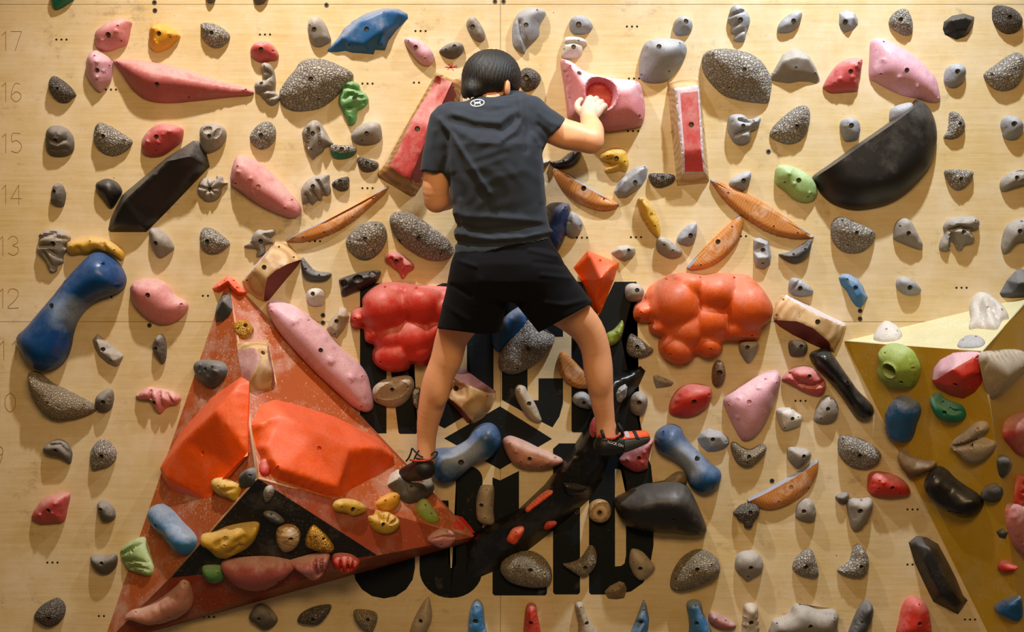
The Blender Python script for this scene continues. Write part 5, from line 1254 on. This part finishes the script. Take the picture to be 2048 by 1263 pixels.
hold('G','greyb','625,1115 650,1070 695,1045 710,1065 700,1120 670,1155 640,1160 625,1140',3,'660,1090,7','small grey faceted hold on the upper end of the black arc',on='ARC3',style='f',pts='655,1100,2.6 690,1075,3,1 665,1130,2')
PLANES['ARC4'] = Plane(P(1150, 985, 0.075), (0.25, -1.0, -0.22))
hold('K','blackg','320,380 345,368 430,380 460,395 440,430 350,445',2.5,'','black ledge hold in the middle of the black arc',on='ARC4')
# painted tip of the orange volume
hold('J','vred','1180,622 1212,560 1250,572 1300,630 1325,668 1250,655 1190,645',0.4,'','red painted corner piece at the far tip of the orange volume',on='VR',style='f',pts='1240,620,.4',name='volume_corner_plate',cat='corner plate')

# ------------------------------------------------------------------ implicit surfaces for the climber
def surface_nets(f, org, res):
    ins = f < 0
    nx, ny, nz = f.shape
    c = [ins[dx:nx - 1 + dx, dy:ny - 1 + dy, dz:nz - 1 + dz] for dx in (0, 1) for dy in (0, 1) for dz in (0, 1)]
    cnt = sum(x.astype(np.int8) for x in c)
    act = (cnt > 0) & (cnt < 8)
    idx = np.argwhere(act)
    vid = -np.ones(act.shape, np.int64); vid[act] = np.arange(len(idx))
    i, j, k = idx.T
    acc = np.zeros((len(idx), 3)); num = np.zeros(len(idx))
    corners = [(dx, dy, dz) for dx in (0, 1) for dy in (0, 1) for dz in (0, 1)]
    for a in corners:
        for ax in range(3):
            if a[ax] == 1: continue
            b = list(a); b[ax] = 1
            fa = f[i + a[0], j + a[1], k + a[2]]; fb = f[i + b[0], j + b[1], k + b[2]]
            m = (fa < 0) != (fb < 0)
            t = np.where(m, fa / np.where(m, fa - fb, 1), 0)
            pos = np.array(a, float)[None] + np.zeros((len(idx), 3)); pos[:, ax] += t
            acc += np.where(m[:, None], pos, 0); num += m
    V = (idx + acc / num[:, None]) * res + org
    F = []
    for ax in range(3):
        u, v = (ax + 1) % 3, (ax + 2) % 3
        sl0 = [slice(None)] * 3; sl1 = [slice(None)] * 3
        sl0[ax] = slice(0, -1); sl1[ax] = slice(1, None)
        a_, b_ = ins[tuple(sl0)], ins[tuple(sl1)]
        e = np.argwhere(a_ != b_)
        e = e[(e[:, u] > 0) & (e[:, v] > 0) & (e[:, u] < f.shape[u] - 1) & (e[:, v] < f.shape[v] - 1)]
        if not len(e): continue
        def at(du, dv):
            q = e.copy(); q[:, u] -= du; q[:, v] -= dv
            return vid[q[:, 0], q[:, 1], q[:, 2]]
        quad = np.stack([at(1, 1), at(0, 1), at(0, 0), at(1, 0)], 1)
        flip = ~a_[e[:, 0], e[:, 1], e[:, 2]]
        quad[flip] = quad[flip][:, ::-1]
        F.append(quad)
    return V, np.concatenate(F)

class Field:
    def __init__(self, lo, hi, res):
        self.res = res; self.lo = np.array(lo, float)
        self.n = np.ceil((np.array(hi) - self.lo) / res).astype(int) + 1
        self.f = np.full(self.n, 0.5, np.float32)
        self.ax = [self.lo[d] + np.arange(self.n[d]) * res for d in range(3)]
    def block(self, lo, hi):
        s = []
        for d in range(3):
            a = int(max(0, math.floor((lo[d] - self.lo[d]) / self.res))); b = int(min(self.n[d], math.ceil((hi[d] - self.lo[d]) / self.res) + 1))
            s.append(slice(a, max(a, b)))
        return tuple(s)
    def grid(self, s):
        return np.meshgrid(self.ax[0][s[0]], self.ax[1][s[1]], self.ax[2][s[2]], indexing='ij', sparse=True)
    def put(self, s, d, k):
        cur = self.f[s]; d = d.astype(np.float32)
        if k <= 0: self.f[s] = np.minimum(cur, d); return
        h = np.clip(0.5 + 0.5 * (cur - d) / k, 0, 1)
        self.f[s] = cur * (1 - h) + d * h - k * h * (1 - h)
    def cap(self, a, ra, b, rb, k=0.02, cut=None):
        a, b = np.array(a, float), np.array(b, float)
        m = max(ra, rb) + 3 * k + 0.012
        s = self.block(np.minimum(a, b) - m, np.maximum(a, b) + m)
        X, Y, Z = self.grid(s)
        ab = b - a; L2 = max(float(ab @ ab), 1e-9)
        t = np.clip(((X - a[0]) * ab[0] + (Y - a[1]) * ab[1] + (Z - a[2]) * ab[2]) / L2, 0, 1)
        d = np.sqrt((X - a[0] - t * ab[0]) ** 2 + (Y - a[1] - t * ab[1]) ** 2 + (Z - a[2] - t * ab[2]) ** 2) - (ra + (rb - ra) * t)
        if cut is not None:
            c, n = np.array(cut[0]), np.array(cut[1]); n = n / np.linalg.norm(n)
            d = np.maximum(d, (X - c[0]) * n[0] + (Y - c[1]) * n[1] + (Z - c[2]) * n[2])
        self.put(s, d, k)
    def chain(self, pts, k=0.012):
        """tapered limb along a smooth curve through (point, radius) pairs"""
        q = catmull([tuple(p) + (r,) for p, r in pts], 4, closed=False) if len(pts) > 2 else [np.array(tuple(p) + (r,)) for p, r in pts]
        q = np.array(q); m = q[:, 3].max() + 3 * k + 0.012
        s = self.block(q[:, :3].min(0) - m, q[:, :3].max(0) + m)
        best = np.full([sl.stop - sl.start for sl in s], 0.3, np.float32)
        for a, b in zip(q[:-1], q[1:]):
            mm = max(a[3], b[3]) + 3 * k + 0.012
            g = self.block(np.minimum(a[:3], b[:3]) - mm, np.maximum(a[:3], b[:3]) + mm)
            loc = tuple(slice(x.start - y.start, x.stop - y.start) for x, y in zip(g, s))
            X, Y, Z = self.grid(g)
            ab = b[:3] - a[:3]; L2 = max(float(ab @ ab), 1e-9)
            t = np.clip(((X - a[0]) * ab[0] + (Y - a[1]) * ab[1] + (Z - a[2]) * ab[2]) / L2, 0, 1)
            d = np.sqrt((X - a[0] - t * ab[0]) ** 2 + (Y - a[1] - t * ab[1]) ** 2 + (Z - a[2] - t * ab[2]) ** 2) - (a[3] + (b[3] - a[3]) * t)
            best[loc] = np.minimum(best[loc], d)
        self.put(s, best, k)
    def ell(self, c, r, k=0.02, R=None, sign=1):
        c, r = np.array(c, float), np.array(r, float)
        m = r.max() + 3 * k + 0.012
        s = self.block(c - m, c + m)
        X, Y, Z = self.grid(s); X = X - c[0]; Y = Y - c[1]; Z = Z - c[2]
        if R is not None:
            R = np.array(R)
            X, Y, Z = (R[0, 0] * X + R[1, 0] * Y + R[2, 0] * Z, R[0, 1] * X + R[1, 1] * Y + R[2, 1] * Z, R[0, 2] * X + R[1, 2] * Y + R[2, 2] * Z)
        q = np.sqrt((X / r[0]) ** 2 + (Y / r[1]) ** 2 + (Z / r[2]) ** 2)
        q2 = np.sqrt((X / r[0] ** 2) ** 2 + (Y / r[1] ** 2) ** 2 + (Z / r[2] ** 2) ** 2)
        d = q * (q - 1) / np.maximum(q2, 1e-6)
        if sign > 0: self.put(s, d, k)
        else: self.f[s] = np.maximum(self.f[s], (-d).astype(np.float32))
    def loft(self, secs, k=0.02, e=2.2):
        """stack of horizontal superellipses: (z, x0, x1, yc, b)"""
        secs = sorted(secs); zs = np.array([q[0] for q in secs])
        lo = [min(q[1] for q in secs) - .05, min(q[3] - q[4] for q in secs) - .05, zs[0] - .03]
        hi = [max(q[2] for q in secs) + .05, max(q[3] + q[4] for q in secs) + .05, zs[-1] + .03]
        s = self.block(lo, hi); X, Y, Z = self.grid(s)
        z = Z.ravel(); I = lambda i: np.interp(z, zs, [q[i] for q in secs])[None, None, :]
        x0, x1, yc, b = I(1), I(2), I(3), I(4)
        xc, a = (x0 + x1) / 2, (x1 - x0) / 2
        q = (np.abs((X - xc) / a) ** e + np.abs((Y - yc) / b) ** e) ** (1 / e)
        d = (q - 1) * np.minimum(a, b)
        d = np.maximum(d, np.maximum(zs[0] - Z, Z - zs[-1]))
        self.put(s, d, k)
    def halfspace(self, c, n):
        X, Y, Z = self.grid((slice(None),) * 3)
        n = np.array(n, float); n /= np.linalg.norm(n)
        self.f = np.maximum(self.f, ((X - c[0]) * n[0] + (Y - c[1]) * n[1] + (Z - c[2]) * n[2]).astype(np.float32))
    def pix(self):
        X, Y, Z = self.grid((slice(None),) * 3)
        sc = PXM * D / (D + Y)
        return 1024 + X * sc, 631.5 - (Z - Z0) * sc
    def build(self, name, mat, parent, off):
        V, F = surface_nets(self.f, self.lo, self.res)
        me = mesh(name, V - off, F, True)
        o = link(name, me, mat, parent)
        return o, V, F

def box_px(x0, x1, y0, y1, h0, h1):
    c = [P(x, y, h) for x in (x0, x1) for y in (y0, y1) for h in (h0, h1)]
    return np.min(c, 0), np.max(c, 0)

# materials
def skinmat():
    t = NT('skin'); oc = t.tc()
    c = t.mix(t.noise(oc, 18, 4), srgb(220, 152, 108), srgb(234, 174, 132))
    vm = t.node('ShaderNodeVectorMath', operation='DISTANCE'); t.link(oc, vm.inputs[0]); vm.inputs[1].default_value = tuple(P(1185, 212, 0.19) - PERSON)
    n = t.math('ADD', vm.outputs['Value'], t.math('MULTIPLY', t.noise(oc, 25, 4), 0.04))
    cm = t.ramp(n, [(0.07, 0.62), (0.16, 0.0)])
    c = t.mix(cm, c, srgb(206, 190, 178))
    t.b.inputs['Subsurface Weight'].default_value = 0.06
    t.b.inputs['Subsurface Radius'].default_value = (0.012, 0.005, 0.003)
    return t.out(c, 0.5, t.bump(t.noise(oc, 120, 3), 0.05, 0.002))
def clothmat(name, a, b, rough=0.85, sheen=0.3):
    t = NT(name); oc = t.tc()
    c = t.mix(t.noise(oc, 12, 5), a, b)
    t.b.inputs['Sheen Weight'].default_value = sheen
    t.b.inputs['Sheen Roughness'].default_value = 0.5
    t.b.inputs['Specular IOR Level'].default_value = 0.12
    return t.out(c, rough, t.bump(t.noise(oc, 700, 2), 0.08, 0.001))
def hairmat():
    t = NT('black_hair'); oc = t.tc()
    n = t.noise(t.mapping(oc, (60, 60, 9)), 4.0, 4, 0.6, 0.6)
    c = t.mix(n, srgb(8, 7, 8), srgb(22, 19, 19))
    return t.out(c, 0.55, t.bump(n, 0.45, 0.004))

PERSON = P(1010, 965, 0.20)
person = link('person', None, loc=tuple(PERSON))
tag(person, 'climber seen from behind in charcoal T-shirt and black shorts, clinging to the wall', 'person')
M['skin'] = skinmat()
M['shirt'] = clothmat('charcoal_jersey', srgb(42, 47, 55), srgb(53, 59, 68), 0.9, 0.08)
M['shorts'] = clothmat('black_shorts_cloth', srgb(9, 9, 12), srgb(15, 15, 19), 0.85, 0.02)
M['hair'] = hairmat()
M['shoe'] = plain('black_rubber', srgb(26, 25, 25), 0.5)
M['shoeo'] = plain('shoe_orange', srgb(232, 92, 38), 0.6)
M['shoeg'] = plain('grey_toe_rubber', srgb(66, 66, 64), 0.55)
M['shoel'] = plain('lilac_strap', srgb(188, 172, 186), 0.7)
M['lace'] = plain('black_lace', srgb(14, 14, 15), 0.7)
M['print'] = plain('white_print', srgb(226, 224, 220), 0.7, var=0.02)
M['lining'] = plain('red_lining', srgb(196, 64, 40), 0.7)

# ---- body: one continuous surface
lo, hi = box_px(785, 1320, 95, 985, 0.0, 0.72)
B = Field(lo, hi, 0.0045)
B.loft([(P(0, y, h)[2], P(x0, 0, h)[0], P(x1, 0, h)[0], -h, b) for y, x0, x1, h, b in
        [(575, 930, 1115, .42, .085), (520, 925, 1098, .42, .09), (440, 925, 1082, .42, .085), (340, 905, 1070, .44, .095), (260, 900, 1058, .43, .085), (225, 930, 1040, .42, .06)]], 0.01)
B.chain([(P(984, 222, .42), .062), (P(985, 192, .395), .056), (P(984, 172, .372), .058)], .02)
B.ell(P(984, 152, .352), (.080, .098, .100), .02)
B.ell(P(990, 190, .300), (.052, .060, .058), .03)            # jaw, turned down to the wall
B.ell(P(996, 165, .252), (.013, .022, .018), .012)           # nose
for ex in (974, 1012): B.ell(P(ex, 152, .268), (.012, .010, .008), .006)
B.cap(P(985, 190, .246), .006, P(1003, 190, .248), .006, .006)  # lips
B.ell(P(1014, 174, .452), (.012, .018, .032), .006)          # ear turned to the camera
B.ell(P(932, 183, .36), (.010, .018, .028), .006)
# arms
B.chain([(P(1062, 235, .42), .058), (P(1115, 262, .425), .053), (P(1155, 274, .43), .050), (P(1181, 283, .428), .042)], .02)
B.ell(P(1140, 280, .44), (.055, .035, .028), .02)
B.chain([(P(1183, 280, .425), .043), (P(1183, 262, .36), .045), (P(1180, 247, .29), .036), (P(1177, 236, .245), .029)], .015)
B.chain([(P(890, 262, .42), .056), (P(880, 320, .42), .050), (P(872, 372, .41), .048), (P(872, 400, .395), .041)], .02)
B.chain([(P(874, 400, .39), .042), (P(893, 396, .32), .043), (P(913, 390, .25), .034), (P(926, 385, .20), .028)], .015)
# gripping right hand: palm, knuckles, curled fingers, thumb
B.cap(P(1177, 236, .245), .028, P(1178, 224, .222), .030, .012)
KN = [(1177, 198), (1189, 199.5), (1199, 206), (1206, 214)]
BASE = [(1168, 224), (1176, 225), (1184, 227), (1191, 230)]
for (kx, ky), (bx, by) in zip(KN, BASE):
    B.cap(P(bx, by, .222), .017, P(kx, ky, .212), .0115, .010)
    B.chain([(P(kx, ky, .212), .0108), (P(kx + 4, ky - 3, .178), .0100), (P(kx + 5, ky + 2, .148), .0094), (P(kx + 2, ky + 9, .136), .0086)], .003)
B.chain([(P(1166, 228, .222), .015), (P(1155, 216, .205), .0125), (P(1156, 205, .185), .0108), (P(1162, 199, .170), .0098)], .006)
# left hand on a hold in front of the chest
B.cap(P(926, 385, .20), .027, P(938, 381, .165), .028, .012)
for i in range(4):
    q = (948 + i * 1.5, 370 + i * 8)
    B.cap(P(936, 376 + i * 4, .165), .015, P(q[0], q[1], .13), .011, .01)
    B.chain([(P(q[0], q[1], .13), .0105), (P(q[0] + 8, q[1] - 2, .105), .0098), (P(q[0] + 9, q[1] + 2, .075), .0090), (P(q[0] + 4, q[1] + 5, .060), .0084)], .003)
B.chain([(P(934, 372, .165), .015), (P(936, 358, .14), .0125), (P(944, 352, .115), .0105)], .006)
# legs
B.chain([(P(968, 555, .43), .088), (P(935, 620, .36), .074), (P(905, 672, .29), .060), (P(892, 720, .262), .0575), (P(872, 764, .238), .0500), (P(865, 803, .215), .0500), (P(856, 845, .190), .0415), (P(853, 882, .175), .0350), (P(852, 920, .170), .0355)], .014)
B.ell(P(880, 770, .262), (.036, .036, .075), .03)
B.chain([(P(1055, 555, .43), .088), (P(1115, 605, .37), .074), (P(1166, 648, .30), .0625), (P(1189, 690, .268), .0540), (P(1197, 745, .242), .0520), (P(1204, 800, .215), .0430), (P(1210, 838, .196), .0365), (P(1212, 874, .188), .0355)], .014)
B.ell(P(1198, 745, .262), (.036, .034, .075), .03)
B.ell(P(1225, 852, .190), (.012, .012, .014), .012)
# feet inside the shoes
B.chain([(P(850, 938, .185), .034), (P(832, 942, .145), .030), (P(815, 948, .105), .020)], .012)
B.chain([(P(1210, 886, .188), .033), (P(1245, 884, .155), .028), (P(1280, 876, .125), .019)], .012)
body, BV, BF = B.build('body', M['skin'], person, PERSON)

# ---- hair
lo, hi = box_px(905, 1065, 85, 225, 0.15, 0.55)
Hf = Field(lo, hi, 0.0035)
Hf.ell(P(983, 150, .362), (.104, .116, .092), .01)
Hf.ell(P(983, 163, .372), (.1035, .112, .080), .02)
Hf.ell(P(950, 183, .40), (.050, .075, .045), .02)
px, py = Hf.pix()
X, Y, Z = Hf.grid((slice(None),) * 3)
# ragged nape line, ear notch, strand relief
line = 195 - 12 * np.clip((px - 945) / 60, 0, 1) + 6 * np.clip((px - 1020) / 15, 0, 1) + 2.2 * np.sin(px * .55) + 1.6 * np.sin(px * 1.23 + 1)
Hf.f = np.maximum(Hf.f, ((py - line) * 0.0017).astype(np.float32))
Hf.f = np.maximum(Hf.f, (0.30 - (-Y) - 0.02 * np.clip((150 - py) / 40, 0, 5)).astype(np.float32) * 0.9)
e2 = ((px - 1014) / 9.0) ** 2 + ((py - 179) / 19.0) ** 2
Hf.f = np.maximum(Hf.f, np.where((-Y) > .36, (0.012 * (1 - e2)), -1).astype(np.float32))
ang = np.arctan2(X - P(990, 0, .36)[0], (-Y) - .36)
Hf.f += (0.0009 * np.sin(ang * 46 + 5 * np.sin(Z * 30) + 9 * np.sin(X * 22)) + 0.0008 * np.sin(ang * 97 + Z * 60 + 7 * np.sin(X * 31))).astype(np.float32)
Hf.build('hair', M['hair'], person, PERSON)

# ---- T-shirt
lo, hi = box_px(825, 1145, 170, 535, 0.22, 0.66)
S = Field(lo, hi, 0.0045)
S.loft([(P(0, y, h)[2], P(x0, 0, h)[0], P(x1, 0, h)[0], -h, b) for y, x0, x1, h, b in
        [(528, 906, 1112, .415, .116), (500, 910, 1110, .412, .120), (470, 909, 1102, .412, .118), (430, 908, 1094, .422, .120), (345, 896, 1086, .448, .128), (295, 885, 1084, .450, .130),
         (262, 878, 1080, .44, .118), (238, 882, 1072, .435, .106), (218, 908, 1058, .43, .092), (206, 936, 1046, .42, .076), (201, 952, 1040, .41, .066)]], 0.01)
S.cap(P(900, 252, .43), .078, P(873, 347, .425), .0600, .03, cut=(P(873, 347, .425), P(873, 347, .425) - P(884, 262, .425)))
S.cap(P(1052, 236, .43), .078, P(1108, 268, .425), .0680, .03, cut=(P(1107, 268, .425), P(1120, 279, .425) - P(1074, 236, .425)))
S.cap(P(905, 236, .43), .052, P(1060, 226, .43), .055, .03)
# standing collar
S.cap(P(958, 221, .43), .045, P(1032, 215, .425), .046, .02)
S.cap(P(1025, 198, .42), .032, P(1042, 197, .40), .026, .015)
px, py = S.pix(); X, Y, Z = S.grid((slice(None),) * 3)
def fold(f, pts, w, amp, front=True):
    pts = np.array(pts, float)
    d = None
    for a, b in zip(pts[:-1], pts[1:]):
        ab = b - a; t = np.clip(((px - a[0]) * ab[0] + (py - a[1]) * ab[1]) / (ab @ ab), 0, 1)
        q = np.sqrt((px - a[0] - t * ab[0]) ** 2 + (py - a[1] - t * ab[1]) ** 2)
        d = q if d is None else np.minimum(d, q)
    f -= (amp * np.exp(-(d / w) ** 2) * np.where(-Y > 0.37, 1, 0)).astype(np.float32)
for pts, w, amp in [
    ([(880, 239), (905, 272), (930, 312), (978, 385)], 5, .010), ([(890, 262), (918, 322), (960, 392)], 7, -.005),
    ([(1040, 198), (1044, 236), (1030, 262), (1006, 278)], 5, .010), ([(1052, 205), (1056, 250), (1052, 300)], 6, -.005), ([(1030, 212), (1022, 240), (1000, 262)], 6, -.006),
    ([(908, 226), (950, 240), (1000, 244), (1030, 222)], 6, .009), ([(900, 238), (950, 256), (1005, 262), (1034, 240)], 7, -.007), ([(905, 255), (955, 282), (1000, 286)], 7, .005), ([(940, 212), (980, 224), (1020, 214)], 5, -.004),
    ([(945, 318), (1000, 300), (1015, 295)], 6, .003), ([(940, 340), (985, 324), (1010, 314)], 6, .0026), ([(955, 372), (1000, 352), (1040, 345)], 7, .003),
    ([(912, 425), (935, 432), (985, 434), (1060, 440), (1098, 446)], 6, .007), ([(914, 450), (960, 462), (1030, 455), (1100, 445)], 6, -.006),
    ([(915, 466), (945, 472), (990, 478), (1050, 474), (1104, 462)], 5, .008), ([(916, 484), (960, 490), (1040, 484), (1104, 470)], 5, -.006),
    ([(920, 402), (926, 440), (930, 466)], 5, .006), ([(910, 350), (930, 410)], 6, -.004), ([(1078, 320), (1085, 400)], 7, .004),
    ([(868, 262), (862, 300), (866, 340)], 5, .004), ([(893, 270), (895, 310), (884, 344)], 5, -.005), ([(1078, 226), (1100, 244), (1118, 250)], 5, .004), ([(1076, 250), (1096, 268), (1104, 286)], 5, -.005), ([(1066, 268), (1082, 290)], 5, .004)]:
    fold(S.f, pts, w * 1.15, amp)
S.f += (0.0014 * np.sin(X * 70 + 3 * np.sin(Z * 28)) * np.sin(Z * 42 + 2 * np.sin(X * 25))).astype(np.float32)
hem = 514 + (px - 916) * (475 - 514) / (1103 - 916) + 2 * np.sin(px * .06)
S.f = np.maximum(S.f, np.where(np.abs(px - 1005) < 112, (py - hem) * 0.0018, -1).astype(np.float32))
shirt, SV, SF = S.build('t_shirt', M['shirt'], person, PERSON)

# ---- shorts
lo, hi = box_px(850, 1200, 455, 700, 0.16, 0.68)
T = Field(lo, hi, 0.0045)
T.loft([(P(0, y, h)[2], P(x0, 0, h)[0], P(x1, 0, h)[0], -h, b) for y, x0, x1, h, b in
        [(470, 918, 1098, .41, .108), (500, 914, 1110, .412, .113), (530, 908, 1122, .42, .120), (565, 906, 1130, .42, .114), (600, 930, 1100, .41, .09)]], 0.02)
def leg(a, ra, b, rb):
    ax = np.array(b) - np.array(a)
    T.cap(a, ra, np.array(b) + ax * .15, rb, .02, cut=None)
lh = P(937, 663, .34); rh = P(1131, 637, .36)
T.cap(P(965, 545, .42), .112, P(934, 672, .34), .112, .025, cut=(lh, lh + (P(937, 663, .35) - P(936, 600, .36)) - lh))
T.cap(P(1062, 545, .42), .112, P(1140, 645, .355), .110, .025, cut=(rh, P(1131, 637, .37) - P(1100, 585, .372)))
px, py = T.pix(); X, Y, Z = T.grid((slice(None),) * 3)
hl = 656 + (px - 871) * (672 - 656) / 128.0
hr = 666 - (px - 1075) * 58 / 105.0
T.f = np.maximum(T.f, np.where(px < 1008, (py - hl) * .0018, -1).astype(np.float32))
T.f = np.maximum(T.f, np.where(px >= 1012, (py - hr) * .0015, -1).astype(np.float32))
def foldT(pts, w, amp):
    pts = np.array(pts, float); d = None
    for a, b in zip(pts[:-1], pts[1:]):
        ab = b - a; t = np.clip(((px - a[0]) * ab[0] + (py - a[1]) * ab[1]) / (ab @ ab), 0, 1)
        q = np.sqrt((px - a[0] - t * ab[0]) ** 2 + (py - a[1] - t * ab[1]) ** 2)
        d = q if d is None else np.minimum(d, q)
    T.f[...] -= (amp * np.exp(-(d / w) ** 2)).astype(np.float32)
for pts, w, amp in [([(915, 520), (950, 532)], 5, .005), ([(905, 570), (940, 590)], 5, -.005), ([(1060, 500), (1115, 512)], 5, .005), ([(1070, 525), (1125, 530)], 5, -.004), ([(1085, 550), (1140, 556)], 5, .004),
                    ([(1090, 606), (1130, 610), (1170, 600)], 5, .006), ([(890, 610), (935, 640)], 6, .004), ([(960, 560), (950, 650)], 9, .004)]:
    foldT(pts, w, amp)
T.build('shorts', M['shorts'], person, PERSON)

# ---- shoes: rubber body, coloured panels, laces
from mathutils.bvhtree import BVHTree
def bvh_of(V, F): return BVHTree.FromPolygons([tuple(v) for v in V], [tuple(int(i) for i in f) for f in F])
def onto(bvh, x, y, lift=0.0008):
    d = Vector(tuple(P(x, y) - CAM)).normalized()
    hit = bvh.ray_cast(Vector(tuple(CAM)), d)
    if hit[0] is None: return P(x, y, 0.2)
    return np.array(hit[0] + hit[1] * lift if hit[1].dot(d) < 0 else hit[0] - hit[1] * lift)
def decal(name, bvh, polys, mat, parent, off, lift=0.0008):
    V, F = [], []
    for pl in polys:
        b = len(V)
        for q in pl: V.append(onto(bvh, q[0], q[1], lift) - off)
        F.append(tuple(range(b, b + len(pl))))
    return link(name, mesh(name, V, F), mat, parent)
def ribbon(pts, w, closed=False):
    out = []; n = len(pts)
    for i in range(n if closed else n - 1):
        a = np.array(pts[i]); b = np.array(pts[(i + 1) % n]); d = b - a; L = np.linalg.norm(d)
        if L < 1e-6: continue
        nn = np.array([-d[1], d[0]]) / L * w / 2
        out.append([a + nn, a - nn, b - nn, b + nn])
    return out

def shoe_field(chains, top_line, ex=0.0, reg=None):
    lo, hi = box_px(785, 880, 885, 985, 0.02, 0.32) if chains is LSHOE else box_px(1175, 1315, 830, 930, 0.04, 0.32)
    G = Field(lo, hi, 0.0028)
    G.chain([(p, r + ex) for p, r in chains], .014)
    px, py = G.pix()
    G.f = np.maximum(G.f, ((top_line(px) - py) * .0018 - ex * .3).astype(np.float32))
    if reg is not None: G.f = np.maximum(G.f, reg(px, py).astype(np.float32))
    return G
LSHOE = [(P(849, 936, .192), .0415), (P(834, 941, .150), .0385), (P(814, 947, .108), .0290), (P(803, 950, .09), .0200)]
RSHOE = [(P(1208, 889, .196), .0395), (P(1232, 888, .168), .0365), (P(1262, 880, .145), .0330), (P(1286, 874, .125), .0250)]
ltop = lambda px: 917 + 0 * px + 6 * np.clip((830 - px) / 20, 0, 1)
rtop = lambda px: np.where(px < 1243, 872 - 3 * np.clip((px - 1195) / 20, 0, 1) + 4 * np.clip((px - 1215) / 14, 0, 1) - 6 * np.clip((px - 1234) / 8, 0, 1), 852 + (px - 1243) * .1)
offP = PERSON
G = shoe_field(LSHOE, ltop); lshoe, LV, LF = G.build('shoe', M['shoe'], person, offP)
lshoe['label'] = 'dark laced climbing shoe'
G = shoe_field(RSHOE, rtop); rshoe, RV, RF = G.build('shoe', M['shoe'], person, offP)
rshoe['label'] = 'black and orange climbing shoe with ROCK ON print'
z3 = np.zeros(3)
G = shoe_field(RSHOE, rtop, .0016, lambda px, py: np.maximum((1243 - px), np.maximum(py - (879 - (px - 1245) * .10), 0 * px - 50)) * .0018)
G.build('orange_panel', M['shoeo'], rshoe, offP)
G = shoe_field(RSHOE, rtop, .0030, lambda px, py: np.maximum((1249 - px), (881 - (px - 1245) * .13) - py) * .0018)
G.build('toe_rand', M['shoeg'], rshoe, offP)
G = shoe_field(RSHOE, rtop, .0040, lambda px, py: np.maximum(np.abs(px - 1250 - (py - 858) * .35) - 5.0, py - 876) * .0018)
G.build('strap', M['shoel'], rshoe, offP)
G = shoe_field(RSHOE, rtop, .0036, lambda px, py: np.maximum(np.abs(px - 1271 - (py - 868) * .5) - 4.0, py - 880) * .0018)
G.build('black_stripe', M['lace'], rshoe, offP)
def ring_on(chain_pts, rad, name, mat, parent):
    V, F = tube([np.array(p) - offP for p in chain_pts], rad, 6)
    return link(name, mesh(name, V, F, True), mat, parent)
# collar linings
ring_on([P(1196, 869, .222), P(1204, 873, .236), P(1216, 876, .234), P(1228, 876, .222), P(1240, 868, .196)], .0045, 'lining', M['lining'], rshoe)
ring_on([P(1203, 860, .230), P(1206, 868, .240), P(1208, 876, .240)], .006, 'pull_tab', M['lace'], rshoe)
ring_on([P(1236, 846, .185), P(1243, 858, .192), P(1246, 872, .190)], .006, 'tongue', M['lace'], rshoe)
# laces of the dark shoe
for pts in ([(846, 914, .225), (838, 910, .22), (828, 900, .21), (824, 896, .205), (822, 904, .205), (818, 914, .20), (812, 922, .19)],
            [(838, 900, .21), (834, 906, .215), (830, 914, .215), (826, 924, .205)],
            [(832, 916, .222), (846, 918, .228), (858, 919, .222), (868, 915, .215), (874, 908, .212), (873, 903, .212), (866, 905, .214), (862, 910, .216)]):
    ring_on(catmull([P(*q) for q in pts], 3, closed=False), .0032, 'lace', M['lace'], lshoe)
ring_on([P(820, 919, .20), P(832, 921, .222), P(848, 921, .232), P(862, 918, .222)], .004, 'lining', M['lining'], lshoe)

# lettering on the shoe heel, emblem on the shirt
fc = bpy.data.curves.new('print_text', 'FONT'); fc.body = 'ROCK ON'; fc.size = 1.0; fc.align_x = 'LEFT'
to = bpy.data.objects.new('print_text', fc); COL.objects.link(to)
bpy.context.view_layer.update()
tm = bpy.data.meshes.new_from_object(to.evaluated_get(bpy.context.evaluated_depsgraph_get()))
bpy.data.objects.remove(to)
bvR = bvh_of(RV, RF)
xs = [v.co.x for v in tm.vertices]; w_ = max(xs) - min(xs)
for v in tm.vertices:
    u, q = (v.co.x - min(xs)) / w_, v.co.y
    X_ = 1215 + u * 31 + q * 1.0; Y_ = 885 + u * 9.0 - q * 7.5
    v.co = Vector(tuple(onto(bvR, X_, Y_, .0009) - offP))
tm.name = 'printed_words'
link('printed_words', tm, M['print'], rshoe)
bvS = bvh_of(SV, SF)
ca, sa = math.cos(math.radians(-6)), math.sin(math.radians(-6))
def em(u, v): return (955 + u * ca - v * sa, 206 + u * sa + v * ca)
ringp = [em(13.5 * math.cos(a), 6.6 * math.sin(a)) for a in np.linspace(0, 2 * math.pi, 28, endpoint=False)]
polys = ribbon(ringp, 1.5, True)
a1 = [em(6.2 * math.cos(a), -4.6 + 5.6 * math.sin(a)) for a in np.linspace(math.radians(10), math.radians(170), 9)]
a2 = [em(6.2 * math.cos(a), 4.6 - 5.6 * math.sin(a)) for a in np.linspace(math.radians(10), math.radians(170), 9)]
polys += ribbon(a1, 1.8) + ribbon(a2, 1.8)
decal('printed_emblem', bvS, polys, M['print'], shirt, offP, .0012)
